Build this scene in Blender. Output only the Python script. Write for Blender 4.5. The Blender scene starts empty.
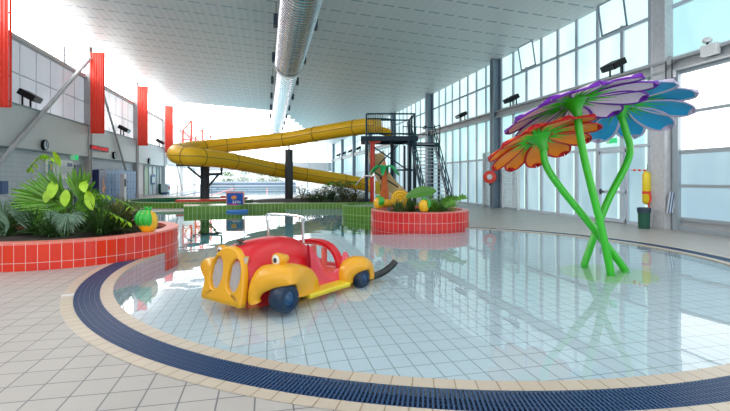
import bpy, math, random
from mathutils import Vector, Matrix
random.seed(7)
PI = math.pi
sc = bpy.context.scene
C = sc.collection
# ------------------------------------------------------------------ camera model
F = 440.0; TH = math.atan(98/440.0); S_, C_ = math.sin(TH), math.cos(TH); HZ = 179.0; EYE = 1.5
def P(px, py, d):
    l = (px-365)/F*d
    return Vector((l*C_+d*S_, d*C_-l*S_, EYE-(py-HZ)*d/F))
def RY(px, X=11.8):
    d = X*F/(C_*(px-267)); return (d-X*S_)/C_
cam_d = bpy.data.cameras.new('camera'); cam = bpy.data.objects.new('camera', cam_d); C.objects.link(cam)
cam.location = (0, 0, EYE); cam.rotation_euler = (PI/2, 0, -TH)
cam_d.sensor_width = 36; cam_d.lens = F/730*36; cam_d.shift_y = -(205.5-HZ)/730.0
cam_d.clip_end = 400; cam_d.clip_start = 0.05
sc.camera = cam
# ------------------------------------------------------------------ materials
MATS = {}
def mat(name, col, rough=0.5, metal=0.0, emit=None, es=1.0, noise=0.0, nscale=8.0, bump=0.0, bscale=40.0, coat=0.0, spec=0.5):
    if name in MATS: return MATS[name]
    m = bpy.data.materials.new(name); m.use_nodes = True; nt = m.node_tree
    b = nt.nodes['Principled BSDF']; L = nt.links.new
    b.inputs['Roughness'].default_value = rough; b.inputs['Metallic'].default_value = metal
    b.inputs['Coat Weight'].default_value = coat; b.inputs['Specular IOR Level'].default_value = spec
    tc = nt.nodes.new('ShaderNodeTexCoord')
    nz = nt.nodes.new('ShaderNodeTexNoise'); nz.inputs['Scale'].default_value = nscale; nz.inputs['Detail'].default_value = 3
    L(tc.outputs['Object'], nz.inputs['Vector'])
    rp = nt.nodes.new('ShaderNodeValToRGB')
    k = max(noise, 0.02)
    rp.color_ramp.elements[0].position = .3; rp.color_ramp.elements[1].position = .7
    rp.color_ramp.elements[0].color = (*[max(0, c*(1-k)) for c in col], 1)
    rp.color_ramp.elements[1].color = (*[min(1, c*(1+k)) for c in col], 1)
    L(nz.outputs['Fac'], rp.inputs['Fac']); L(rp.outputs['Color'], b.inputs['Base Color'])
    if emit:
        b.inputs['Emission Color'].default_value = (*emit, 1); b.inputs['Emission Strength'].default_value = es
    if bump:
        n2 = nt.nodes.new('ShaderNodeTexNoise'); n2.inputs['Scale'].default_value = bscale
        bp = nt.nodes.new('ShaderNodeBump'); bp.inputs['Strength'].default_value = bump; bp.inputs['Distance'].default_value = .02
        L(tc.outputs['Object'], n2.inputs['Vector']); L(n2.outputs['Fac'], bp.inputs['Height']); L(bp.outputs['Normal'], b.inputs['Normal'])
    MATS[name] = m; return m
def tile(name, c1, c2, mortar, w, h, ms=.006, coord='Object', rough=.35, off=(0, 0), bump=.3, spec=.5, shift=0.0):
    m = bpy.data.materials.new(name); m.use_nodes = True; nt = m.node_tree; b = nt.nodes['Principled BSDF']; L = nt.links.new
    tc = nt.nodes.new('ShaderNodeTexCoord'); mp = nt.nodes.new('ShaderNodeMapping')
    mp.inputs['Location'].default_value = (off[0], off[1], 0)
    L(tc.outputs[coord], mp.inputs['Vector'])
    br = nt.nodes.new('ShaderNodeTexBrick'); br.offset = shift; br.squash = 1
    br.inputs['Color1'].default_value = (*c1, 1); br.inputs['Color2'].default_value = (*c2, 1); br.inputs['Mortar'].default_value = (*mortar, 1)
    br.inputs['Scale'].default_value = 1; br.inputs['Brick Width'].default_value = w; br.inputs['Row Height'].default_value = h
    br.inputs['Mortar Size'].default_value = ms; br.inputs['Mortar Smooth'].default_value = .2
    L(mp.outputs['Vector'], br.inputs['Vector'])
    nz = nt.nodes.new('ShaderNodeTexNoise'); nz.inputs['Scale'].default_value = 1.3; nz.inputs['Detail'].default_value = 4
    L(tc.outputs['Object'], nz.inputs['Vector'])
    mr = nt.nodes.new('ShaderNodeMapRange'); mr.inputs['To Min'].default_value = .9; mr.inputs['To Max'].default_value = 1.08
    L(nz.outputs['Fac'], mr.inputs['Value'])
    vm = nt.nodes.new('ShaderNodeVectorMath'); vm.operation = 'SCALE'
    L(br.outputs['Color'], vm.inputs[0]); L(mr.outputs['Result'], vm.inputs['Scale']); L(vm.outputs['Vector'], b.inputs['Base Color'])
    bp = nt.nodes.new('ShaderNodeBump'); bp.invert = True; bp.inputs['Strength'].default_value = bump; bp.inputs['Distance'].default_value = .003
    L(br.outputs['Fac'], bp.inputs['Height']); L(bp.outputs['Normal'], b.inputs['Normal'])
    b.inputs['Roughness'].default_value = rough; b.inputs['Specular IOR Level'].default_value = spec
    MATS[name] = m; return m
def water_mat():
    m = bpy.data.materials.new('water'); m.use_nodes = True; nt = m.node_tree; nt.nodes.clear(); L = nt.links.new
    o = nt.nodes.new('ShaderNodeOutputMaterial'); mx = nt.nodes.new('ShaderNodeMixShader')
    t = nt.nodes.new('ShaderNodeBsdfTransparent'); t.inputs['Color'].default_value = (.90, .965, .98, 1)
    g = nt.nodes.new('ShaderNodeBsdfGlossy'); g.inputs['Roughness'].default_value = .012
    fr = nt.nodes.new('ShaderNodeFresnel'); geo = nt.nodes.new('ShaderNodeNewGeometry'); ior = nt.nodes.new('ShaderNodeMapRange')   # same reflectance from either side of the surface
    ior.inputs['To Min'].default_value = 1.42; ior.inputs['To Max'].default_value = 1/1.42
    L(geo.outputs['Backfacing'], ior.inputs['Value']); L(ior.outputs['Result'], fr.inputs['IOR'])
    tc = nt.nodes.new('ShaderNodeTexCoord'); nz = nt.nodes.new('ShaderNodeTexNoise'); nz.inputs['Scale'].default_value = 1.6; nz.inputs['Detail'].default_value = 1
    bp = nt.nodes.new('ShaderNodeBump'); bp.inputs['Strength'].default_value = .06; bp.inputs['Distance'].default_value = .05
    L(tc.outputs['Object'], nz.inputs['Vector']); L(nz.outputs['Fac'], bp.inputs['Height'])
    L(bp.outputs['Normal'], g.inputs['Normal'])
    L(fr.outputs['Fac'], mx.inputs['Fac']); L(t.outputs['BSDF'], mx.inputs[1]); L(g.outputs['BSDF'], mx.inputs[2]); L(mx.outputs['Shader'], o.inputs['Surface'])
    return m
def clear_glass():
    m = bpy.data.materials.new('clear glass'); m.use_nodes = True; nt = m.node_tree; nt.nodes.clear(); L = nt.links.new
    o = nt.nodes.new('ShaderNodeOutputMaterial'); mx = nt.nodes.new('ShaderNodeMixShader')
    t = nt.nodes.new('ShaderNodeBsdfTransparent'); t.inputs['Color'].default_value = (.95, .98, .98, 1)
    g = nt.nodes.new('ShaderNodeBsdfGlossy'); g.inputs['Roughness'].default_value = .02
    fr = nt.nodes.new('ShaderNodeFresnel'); fr.inputs['IOR'].default_value = 1.45
    L(fr.outputs['Fac'], mx.inputs['Fac']); L(t.outputs['BSDF'], mx.inputs[1]); L(g.outputs['BSDF'], mx.inputs[2]); L(mx.outputs['Shader'], o.inputs['Surface'])
    return m
def frosted(name, c1, c2, es, sc_=(.8, .8, .35), rough=.25):
    """daylit frosted glazing: it gives off the daylight that falls on it from outside, uneven with what stands behind"""
    m = bpy.data.materials.new(name); m.use_nodes = True; nt = m.node_tree; b = nt.nodes['Principled BSDF']; L = nt.links.new
    tc = nt.nodes.new('ShaderNodeTexCoord'); mp = nt.nodes.new('ShaderNodeMapping'); mp.inputs['Scale'].default_value = sc_
    nz = nt.nodes.new('ShaderNodeTexNoise'); nz.inputs['Scale'].default_value = .9; nz.inputs['Detail'].default_value = 2
    rp = nt.nodes.new('ShaderNodeValToRGB'); rp.color_ramp.elements[0].position = .35; rp.color_ramp.elements[1].position = .62
    rp.color_ramp.elements[0].color = (*c1, 1); rp.color_ramp.elements[1].color = (*c2, 1)
    L(tc.outputs['Object'], mp.inputs['Vector']); L(mp.outputs['Vector'], nz.inputs['Vector']); L(nz.outputs['Fac'], rp.inputs['Fac'])
    L(rp.outputs['Color'], b.inputs['Emission Color']); b.inputs['Emission Strength'].default_value = es
    b.inputs['Base Color'].default_value = (.10, .13, .14, 1); b.inputs['Roughness'].default_value = rough; b.inputs['Specular IOR Level'].default_value = .3
    return m
def ceiling_mat():
    m = bpy.data.materials.new('ribbed ceiling'); m.use_nodes = True; nt = m.node_tree; b = nt.nodes['Principled BSDF']; L = nt.links.new
    tc = nt.nodes.new('ShaderNodeTexCoord'); sp = nt.nodes.new('ShaderNodeSeparateXYZ'); L(tc.outputs['Object'], sp.inputs[0])
    def math_(op, a, bb=None):
        n = nt.nodes.new('ShaderNodeMath'); n.operation = op
        for i, v in enumerate((a, bb)):
            if v is None: continue
            if isinstance(v, (int, float)): n.inputs[i].default_value = v
            else: L(v, n.inputs[i])
        return n.outputs[0]
    fy = math_('MODULO', math_('ADD', sp.outputs['Y'], 100), 1.25)
    seam = math_('LESS_THAN', fy, .10)
    dash = math_('GREATER_THAN', math_('MODULO', math_('ADD', sp.outputs['X'], 100), .62), .18)
    sd = math_('MULTIPLY', seam, dash)
    rib = math_('MULTIPLY', math_('ADD', math_('SINE', math_('MULTIPLY', sp.outputs['X'], 2*PI/.31)), 1), .5)
    fac = math_('ADD', math_('MULTIPLY', sd, .75), math_('MULTIPLY', rib, .05))
    mx = nt.nodes.new('ShaderNodeMix'); mx.data_type = 'RGBA'; mx.clamp_factor = True
    mx.inputs[6].default_value = (.66, .67, .68, 1); mx.inputs[7].default_value = (.13, .24, .30, 1)
    L(fac, mx.inputs[0]); L(mx.outputs[2], b.inputs['Base Color'])
    bp = nt.nodes.new('ShaderNodeBump'); bp.inputs['Strength'].default_value = .12; bp.inputs['Distance'].default_value = .02
    L(rib, bp.inputs['Height']); L(bp.outputs['Normal'], b.inputs['Normal'])
    b.inputs['Roughness'].default_value = .45
    return m
W = dict(
 white=mat('white paint', (.78, .79, .8), .4), grey=mat('light grey paint', (.42, .44, .46), .45, noise=.05),
 col=mat('grey column paint', (.60, .61, .64), .5, noise=.08), steel=mat('blue grey steel', (.20, .27, .34), .4, noise=.1),
 dgrey=mat('dark grey steel', (.035, .042, .055), .5), black=mat('black plastic', (.010, .011, .013), .6, spec=.2),
 mull=mat('mullion', (.60, .67, .76), .4), chrome=mat('stainless steel', (.75, .76, .78), .2, 1.0),
 wallp=mat('painted panel', (.64, .66, .68), .55, noise=.04), red=mat('banner red', (.85, .055, .03), .35),
 navy=mat('navy frame steel', (.012, .032, .055), .5, spec=.3), teal=mat('teal rail steel', (.01, .055, .075), .45, spec=.3),
 yellow=mat('slide yellow', (.97, .56, .02), .4, noise=.04, spec=.4), seam=mat('slide seam', (.35, .2, .03), .5),
 green=mat('stem green', (.03, .50, .015), .3, coat=.15), carred=mat('car red', (.62, .010, .018), .32, coat=.0),
 caryel=mat('car yellow', (.80, .38, .010), .3, coat=.1), tyre=mat('tyre', (.004, .022, .06), .4),
 salmon=mat('salmon red', (.78, .16, .11), .3, coat=.3),
 leafd=mat('leaf dark', (.055, .135, .03), .45, noise=.3, nscale=5), leafm=mat('leaf mid', (.14, .36, .04), .4, noise=.3, nscale=5),
 leafb=mat('leaf bright', (.34, .60, .02), .4, noise=.2, nscale=6), leafs=mat('leaf silver', (.17, .30, .2), .4, noise=.25, nscale=6),
 leafo=mat('leaf olive', (.14, .14, .04), .5, noise=.35, nscale=6), stalk=mat('plant stalk', (.12, .09, .03), .7), soil=mat('soil', (.03, .022, .015), .95, noise=.4),
)
W['water'] = water_mat(); W['glass'] = clear_glass()
# ------------------------------------------------------------------ mesh helper
class MB:
    def __init__(s): s.v = []; s.f = []; s.m = []; s.uv = {}
    def add(s, vs, fs, mi=0, M=None, uvs=None):
        o = len(s.v)
        for a in vs:
            a = Vector(a); s.v.append(tuple(M @ a) if M else tuple(a))
        for i, f in enumerate(fs):
            if uvs: s.uv[len(s.f)] = [uvs[k] for k in f]
            s.f.append(tuple(o+k for k in f)); s.m.append(mi)
        return s
    def box(s, a, b, mi=0, M=None):
        x0, y0, z0 = [min(p, q) for p, q in zip(a, b)]; x1, y1, z1 = [max(p, q) for p, q in zip(a, b)]
        return s.add([(x0,y0,z0),(x1,y0,z0),(x1,y1,z0),(x0,y1,z0),(x0,y0,z1),(x1,y0,z1),(x1,y1,z1),(x0,y1,z1)],
              [(0,3,2,1),(4,5,6,7),(0,1,5,4),(1,2,6,5),(2,3,7,6),(3,0,4,7)], mi, M)
    def bar(s, a, b, w, h=None, mi=0, up=(0, 0, 1)):
        a = Vector(a); b = Vector(b); h = h or w; d = (b-a); L = d.length; d.normalize(); u = Vector(up)
        if abs(d.dot(u)) > .98: u = Vector((1, 0, 0))
        x = d.cross(u).normalized(); z = x.cross(d)
        M = Matrix(((x.x, d.x, z.x, a.x), (x.y, d.y, z.y, a.y), (x.z, d.z, z.z, a.z), (0, 0, 0, 1)))
        return s.box((-w/2, 0, -h/2), (w/2, L, h/2), mi, M)
    def tube(s, pts, r, n=10, mi=0, cap=True, closed=False):
        pts = [Vector(p) for p in pts]; N = len(pts)
        if not hasattr(r, '__len__'): r = [r]*N
        rings = []; prev = None
        for i, p in enumerate(pts):
            if closed: t = pts[(i+1) % N]-pts[i-1]
            else: t = pts[min(i+1, N-1)]-pts[max(i-1, 0)]
            t.normalize()
            if prev is None:
                u = Vector((0, 0, 1)) if abs(t.z) < .9 else Vector((1, 0, 0))
                x = t.cross(u).normalized()
            else:
                x = (prev - t*prev.dot(t)).normalized()
            y = t.cross(x); prev = x
            rings.append([p+(x*math.cos(2*PI*k/n)+y*math.sin(2*PI*k/n))*r[i] for k in range(n)])
        vs = [v for R in rings for v in R]; fs = []
        for i in range(N if closed else N-1):
            j = (i+1) % N
            for k in range(n):
                fs.append((i*n+k, i*n+(k+1) % n, j*n+(k+1) % n, j*n+k))
        if cap and not closed: fs += [tuple(range(n-1, -1, -1)), tuple((N-1)*n+k for k in range(n))]
        return s.add(vs, fs, mi)
    def lathe(s, prof, n=24, mi=0, M=None, c=(0, 0, 0), caps=False):
        vs = []; fs = []
        for r, z in prof:
            for k in range(n): vs.append((c[0]+r*math.cos(2*PI*k/n), c[1]+r*math.sin(2*PI*k/n), c[2]+z))
        for i in range(len(prof)-1):
            for k in range(n): fs.append((i*n+k, i*n+(k+1) % n, (i+1)*n+(k+1) % n, (i+1)*n+k))
        if caps: fs += [tuple(range(n-1, -1, -1)), tuple((len(prof)-1)*n+k for k in range(n))]
        return s.add(vs, fs, mi, M)
    def loft(s, secs, mi=0, closed=True, cap=True, M=None):
        n = len(secs[0]); vs = [p for q in secs for p in q]; fs = []
        for i in range(len(secs)-1):
            for k in range(n if closed else n-1): fs.append((i*n+k, i*n+(k+1) % n, (i+1)*n+(k+1) % n, (i+1)*n+k))
        if cap: fs += [tuple(range(n-1, -1, -1)), tuple((len(secs)-1)*n+k for k in range(n))]
        return s.add(vs, fs, mi, M)
    def build(s, name, m, parent=None, smooth=False, bevel=0, subd=0, solid=0):
        me = bpy.data.meshes.new(name); me.from_pydata(s.v, [], s.f); me.update()
        for mm in (m if isinstance(m, (list, tuple)) else [m]): me.materials.append(W[mm] if isinstance(mm, str) else mm)
        me.polygons.foreach_set('material_index', s.m)
        if s.uv:
            uvl = me.uv_layers.new(name='UVMap')
            for fi, uvs in s.uv.items():
                for li, uv in zip(me.polygons[fi].loop_indices, uvs): uvl.data[li].uv = uv
        if smooth:
            me.polygons.foreach_set('use_smooth', [True]*len(me.polygons))
            try: me.set_sharp_from_angle(angle=math.radians(40))
            except Exception: pass
        o = bpy.data.objects.new(name, me); C.objects.link(o)
        if parent:
            o.parent = parent
        if solid:
            k = o.modifiers.new('solid', 'SOLIDIFY'); k.thickness = solid; k.offset = 0
        if bevel:
            k = o.modifiers.new('bevel', 'BEVEL'); k.width = bevel; k.segments = 2
        if subd:
            k = o.modifiers.new('subd', 'SUBSURF'); k.levels = subd; k.render_levels = subd
        return o
def tag(o, label=None, cat=None, group=None, kind=None):
    if label: o['label'] = label
    if cat: o['category'] = cat
    if group: o['group'] = group
    if kind: o['kind'] = kind
    return o
def thing(name, label, cat, loc=(0, 0, 0), rz=0, group=None, kind=None):
    o = bpy.data.objects.new(name, None); C.objects.link(o); o.location = loc; o.rotation_euler = (0, 0, rz); o.empty_display_size = .1
    return tag(o, label, cat, group, kind)
def struct(o): o['kind'] = 'structure'; return o
def dup(root, loc=None, rz=None, label=None, scale=None):
    def cp(o, par):
        c = o.copy(); C.objects.link(c); c.parent = par
        for ch in [k for k in kids.get(o.name, [])]: cp(ch, c)
        return c
    kids = {}
    for o in C.objects:
        if o.parent: kids.setdefault(o.parent.name, []).append(o)
    r = cp(root, None)
    if loc is not None: r.location = loc
    if rz is not None: r.rotation_euler = (0, 0, rz)
    if scale: r.scale = (scale,)*3
    if label: r['label'] = label
    return r
def text(name, body, size, m, M, parent=None, ext=.003):
    cu = bpy.data.curves.new(name, 'FONT'); cu.body = body; cu.size = size; cu.extrude = ext; cu.align_x = 'CENTER'; cu.align_y = 'CENTER'
    tmp = bpy.data.objects.new(name+'_t', cu); C.objects.link(tmp)
    dg = bpy.context.evaluated_depsgraph_get(); me = bpy.data.meshes.new_from_object(tmp.evaluated_get(dg))
    bpy.data.objects.remove(tmp)
    me.materials.clear(); me.materials.append(W[m] if isinstance(m, str) else m)
    o = bpy.data.objects.new(name, me); C.objects.link(o)
    o.matrix_world = M
    if parent: o.parent = parent
    return o
def smoothpath(pts, k=8):
    pts = [Vector(p) for p in pts]; out = []
    for i in range(len(pts)-1):
        p0 = pts[max(i-1, 0)]; p1 = pts[i]; p2 = pts[i+1]; p3 = pts[min(i+2, len(pts)-1)]
        for j in range(k):
            t = j/k
            out.append(.5*((2*p1)+(p2-p0)*t+(2*p0-5*p1+4*p2-p3)*t*t+(-p0+3*p1-3*p2+p3)*t**3))
    out.append(pts[-1]); return out

# ------------------------------------------------------------------ the pool
CX, CY, R0 = 3.0, 8.05, 5.25
W['deck'] = tile('deck tiles', (.46, .43, .40), (.43, .405, .375), (.15, .15, .16), .25, .25, .006, rough=.42, off=(.08, .1))
W['coping'] = tile('coping tiles', (.56, .48, .38), (.53, .45, .36), (.33, .25, .16), .155, 3.0, .006, 'UV', rough=.35, off=(0, 1))
W['pfloor'] = tile('pool floor tiles', (.64, .71, .76), (.615, .69, .745), (.28, .33, .34), .178, .26, .006, rough=.5)
W['pwall'] = tile('pool wall tiles', (.62, .68, .72), (.58, .64, .70), (.25, .3, .33), .2, .1, .004, 'UV', rough=.3)
W['redtile'] = tile('red tiles', (.80, .045, .012), (.74, .03, .02), (.80, .50, .45), .165, .30, .005, 'UV', rough=.16, off=(0, .03))
W['redtile2'] = tile('red planter tiles', (.80, .04, .03), (.70, .025, .03), (.80, .42, .38), .165, .30, .007, 'UV', rough=.2, off=(0, .03))
W['pinktile'] = tile('rim tiles', (.80, .20, .15), (.76, .16, .13), (.8, .55, .5), .165, 3, .004, 'UV', rough=.3, off=(0, 1))
W['greentile'] = tile('green tiles', (.10, .24, .012), (.14, .29, .03), (.36, .52, .2), .18, .34, .014, 'UV', rough=.3, off=(0, .02))
W['dgreentile'] = tile('dark green tiles', (.005, .14, .06), (.01, .18, .08), (.1, .36, .22), .2, .2, .01, 'UV', rough=.3)
W['leisurefloor'] = tile('leisure pool tiles', (.30, .66, .70), (.27, .62, .67), (.15, .4, .45), .25, .25, .006, rough=.5)
W['plattop'] = mat('pale green platform', (.30, .42, .36), .6, noise=.08)

WL = -.012   # water level
A0, A1 = 163.0, 360+72.0
outline = []
na = 150
for i in range(na+1):
    a = math.radians(A0+(A1-A0)*i/na); outline.append((CX+R0*math.cos(a), CY+R0*math.sin(a)))
leis = [(5.6, 14.2), (6.2, 15.2), (6.6, 16.6), (6.6, 18.2), (6.2, 19.6), (5.6, 20.8), (4.6, 21.6), (2.5, 22.2), (0, 22.3), (-2.6, 22.2), (-3.6, 21.9), (-5.7, 21.8), (-6.8, 20.6), (-7.2, 18.5), (-7.0, 16), (-6.2, 13.8), (-5.2, 12.4), (-4.0, 11.4), (-2.9, 10.6)]
outline += [(p.x, p.y) for p in smoothpath([(x, y, 0) for x, y in [outline[-1]]+leis], 3)[1:]]
import bmesh
def holed(name, outer, holes, z, m, thick=0):
    bm = bmesh.new()
    for loop in [outer]+holes:
        vs = [bm.verts.new((x, y, z)) for x, y in loop]
        for i in range(len(vs)): bm.edges.new((vs[i], vs[(i+1) % len(vs)]))
    bmesh.ops.triangle_fill(bm, use_beauty=True, use_dissolve=False, edges=bm.edges[:])
    bmesh.ops.recalc_face_normals(bm, faces=bm.faces[:])
    if sum(f.normal.z*f.calc_area() for f in bm.faces) < 0: bmesh.ops.reverse_faces(bm, faces=bm.faces[:])
    me = bpy.data.meshes.new(name); bm.to_mesh(me); bm.free(); me.materials.append(W[m]); o = bpy.data.objects.new(name, me); C.objects.link(o); return o
lap = [(-9.2, 42), (5.5, 42), (5.5, 76), (-9.2, 76)]
# the ring-shaped coping, gutter channel and grate lie in a band around the circle; the deck is cut back to its outer radius
RC1, RG1, RO = 5.40, 5.69, 5.82
B0, B1 = 158.0, 360+74.0
dk = []
nb = 150
for i in range(nb+1):
    a = math.radians(B0+(B1-B0)*i/nb); dk.append((CX+RO*math.cos(a), CY+RO*math.sin(a)))
dk += [(p[0], p[1]) for p in outline[na+4:]]
struct(holed('floor', [(-16, -6), (16, -6), (16, 90), (-16, 90)], [dk, lap], 0.0, 'deck'))
def band(mb, r0, r1, z, a0, a1, n, ztop=None):
    vs = []; uvs = []; fs = []
    for i in range(n+1):
        a = math.radians(a0+(a1-a0)*i/n); u = a*(r0+r1)/2
        for r in (r0, r1): vs.append((CX+r*math.cos(a), CY+r*math.sin(a), z)); uvs.append((u, r-r0))
    for i in range(n): fs.append((2*i, 2*i+1, 2*i+3, 2*i+2))
    mb.add(vs, fs, 0, None, uvs)
mb = MB(); band(mb, R0, RC1, .004, A0, A1, 200); band(mb, RG1, RO, .002, B0, B1, 200)
# rounded inner lip
vs = []; fs = []; uvs = []
for i in range(201):
    a = math.radians(A0+(A1-A0)*i/200)
    for z in (.004, -.05): vs.append((CX+R0*math.cos(a), CY+R0*math.sin(a), z)); uvs.append((a*R0, 0))
for i in range(200): fs.append((2*i, 2*i+1, 2*i+3, 2*i+2))
mb.add(vs, fs, 0, None, uvs)
cp = mb.build('pool_coping', 'coping'); struct(cp); cp.name = 'trim_1'
mb = MB(); band(mb, RC1, RG1, -.07, A0-4, A1+1, 200); ch = mb.build('trim_2', mat('gutter channel', (.01, .02, .05), .6)); struct(ch)
W['grate'] = mat('grate blue', (.025, .07, .17), .35)
W['waterline'] = mat('waterline blue', (.03, .10, .30), .4)
mb = MB(); step = .034
nbars = int(math.radians(A1-A0+3)*RG1/step)
for i in range(nbars):
    a = math.radians(A0-3)+i*step/RG1; ca, sa = math.cos(a), math.sin(a); w = .0075
    for k in range(5):
        r0 = RC1+.006+k*.0572; r1 = r0+.051
        o = len(mb.v)
        for r in (r0, r1):
            for sgn in (-1, 1):
                mb.v.append((CX+r*ca-sgn*w*sa, CY+r*sa+sgn*w*ca, .004))
        mb.f.append((o, o+2, o+3, o+1)); mb.m.append(0)
        for sgn in (0, 1):   # walls of the bar
            o2 = len(mb.v); p = mb.v[o+sgn]; q = mb.v[o+2+sgn]
            mb.v += [(p[0], p[1], -.02), (q[0], q[1], -.02)]
            mb.f.append((o+sgn, o+2+sgn, o2+1, o2)); mb.m.append(0)
for k in range(6):
    r = RC1+.003+k*.0568; n = 160; vs = []; fs = []
    for i in range(n+1):
        a = math.radians(A0-3+(A1-A0+3)*i/n)
        for rr, z in ((r-.004, .002), (r+.004, .002)): vs.append((CX+rr*math.cos(a), CY+rr*math.sin(a), z))
    for i in range(n): fs.append((2*i, 2*i+1, 2*i+3, 2*i+2))
    mb.add(vs, fs)
tag(mb.build('gutter_grate', 'grate'), 'curved navy blue slotted overflow grate round the rim of the children\'s pool', 'grate')
# little drain lid tiles set in the outer coping
mb = MB()
a = math.radians(197)
mb.box((0, -.06, 0), (.14, .06, .004), 0, Matrix.Translation((CX+RG1*math.cos(a), CY+RG1*math.sin(a), .003)) @ Matrix.Rotation(a, 4, 'Z'))
tag(mb.build('access_cover', mat('pale grey cover', (.7, .7, .7), .5)), 'small pale square cover set in the outer coping left of the grate', 'cover')
# pool walls & floors
mb = MB(); L_ = 0; vs = []; uvs = []; fs = []
pp = outline+[outline[0]]
for i, p in enumerate(pp):
    if i: L_ += math.dist(p, pp[i-1])
    for z in (-.02, -.9): vs.append((p[0], p[1], z)); uvs.append((L_, z))
for i in range(len(pp)-1): fs.append((2*i, 2*i+1, 2*i+3, 2*i+2))
mb.add(vs, fs, 0, None, uvs); struct(mb.build('wall_pool', 'pwall'))
mb = MB()
fl = [(x, y) for x, y in outline]
o = holed('floor_pool', outline, [], 0, 'pfloor'); me = o.data
for v in me.vertices:
    v.co.z = -.27 if v.co.y < 12.5 else -.9
bpy.data.objects.remove(o)
# a gridded floor: level in the round pool, sloping down to the leisure pool
mb = MB(); G_ = 60; vs = []; fs = []
for j in range(G_+1):
    y = 2+21*j/G_
    for i, x in enumerate((-9, -2.3, .6, 4.0, 10)):   # shallow on the right, deeper to the left and towards the leisure pool
        z0_ = (-.45, -.40, -.13, -.10, -.10)[i]
        vs.append((x, y, z0_-.6*min(1, max(0, (y-12.2)/5))))
fs2 = []
for j in range(G_):
    for k in range(4): (fs if 2+21*j/G_ < 13 else fs2).append((5*j+k, 5*j+k+1, 5*j+k+6, 5*j+k+5))
mb.add(vs, fs); struct(mb.build('floor_pool', 'pfloor')); mb = MB(); mb.add(vs, fs2); struct(mb.build('floor_leisure_pool', 'leisurefloor'))
wt = holed('pool_water', outline, [], WL, 'water'); tag(wt, 'still clear water sheet of the round children\'s pool and leisure pool', 'water')
wt2 = holed('lap_pool_water', lap, [], -.05, 'water'); tag(wt2, 'distant sheet of bright water in the lap pool beyond the slide', 'water')
mb = MB(); mb.box((-9.2, 42, -1.3), (5.5, 76, -1.2)); struct(mb.build('floor_lap_pool', 'leisurefloor'))
mb = MB()
for p, q in (((-9.2, 42), (5.5, 42)), ((5.5, 42), (5.5, 76)), ((-9.2, 76), (5.5, 76)), ((-9.2, 42), (-9.2, 76))):
    mb.add([(p[0], p[1], 0), (q[0], q[1], 0), (q[0], q[1], -1.25), (p[0], p[1], -1.25)], [(0, 1, 2, 3)], 0, None, [(0, 0), (20, 0), (20, -1.25), (0, -1.25)])
struct(mb.build('wall_lap_pool', 'pwall'))

# ------------------------------------------------------------------ the building shell
XL, XR, YF, YB = -10.24, 11.8, 82.0, -4.5
def roofz(x): return 9.1+(7.7-9.1)*(x-XL)/(XR-XL)
W['ceil'] = ceiling_mat()
mb = MB(); mb.add([(-16, YB, roofz(-16)), (16, YB, roofz(16)), (16, YF, roofz(16)), (-16, YF, roofz(-16))], [(0, 1, 2, 3)]); struct(mb.build('ceiling', 'ceil'))
# washed-out far ceiling put in as glowing strips, closing up to imitate its fade
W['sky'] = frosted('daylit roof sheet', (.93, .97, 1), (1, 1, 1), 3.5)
def glow_edge(x): return 44.5 + (0 if x < 0 else x*x*.55)
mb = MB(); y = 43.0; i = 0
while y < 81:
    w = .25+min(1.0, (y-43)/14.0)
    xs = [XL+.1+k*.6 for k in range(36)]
    xe = 8.6 if y > 80 else max([x for x in xs if glow_edge(x) < y] or [XL])
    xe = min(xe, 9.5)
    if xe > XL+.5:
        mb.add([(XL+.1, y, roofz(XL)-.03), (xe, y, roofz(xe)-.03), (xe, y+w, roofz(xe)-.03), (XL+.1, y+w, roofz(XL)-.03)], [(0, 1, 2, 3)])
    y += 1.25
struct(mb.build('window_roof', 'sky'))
# --- right wall
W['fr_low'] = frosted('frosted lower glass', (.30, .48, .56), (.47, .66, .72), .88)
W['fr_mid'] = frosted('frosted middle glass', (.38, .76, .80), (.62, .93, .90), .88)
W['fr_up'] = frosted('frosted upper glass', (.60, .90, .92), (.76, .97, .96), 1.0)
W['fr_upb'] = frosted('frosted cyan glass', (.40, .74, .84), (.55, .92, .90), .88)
W['fr_door'] = frosted('daylit door glass', (.95, .98, 1), (1, 1, 1), 2.2)
W['fr_doorlow'] = frosted('door lower glass', (.33, .50, .60), (.45, .62, .70), .88)
W['clere'] = frosted('daylit clerestory', (1, .98, .96), (1, .98, .96), 6.5)
W['clere_far'] = frosted('far daylit clerestory', (1, .98, .96), (1, .98, .96), 3.0)
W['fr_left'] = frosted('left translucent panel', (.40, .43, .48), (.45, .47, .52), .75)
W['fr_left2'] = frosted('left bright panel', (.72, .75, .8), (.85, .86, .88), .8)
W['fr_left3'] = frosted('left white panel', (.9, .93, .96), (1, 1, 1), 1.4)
RC = [RY(499)-9.53*2, RY(499)-9.53] + [RY(499)+9.53*k for k in range(6)] + [YF]
colY = [1.80, 11.33, 20.86, 30.39, 39.92, 49.45, 58.98, 68.51, 78.0]
def pane(mb, x, y0, y1, z0, z1): mb.box((x, y0, z0), (x+.02, y1, z1))
wn = 0
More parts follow.
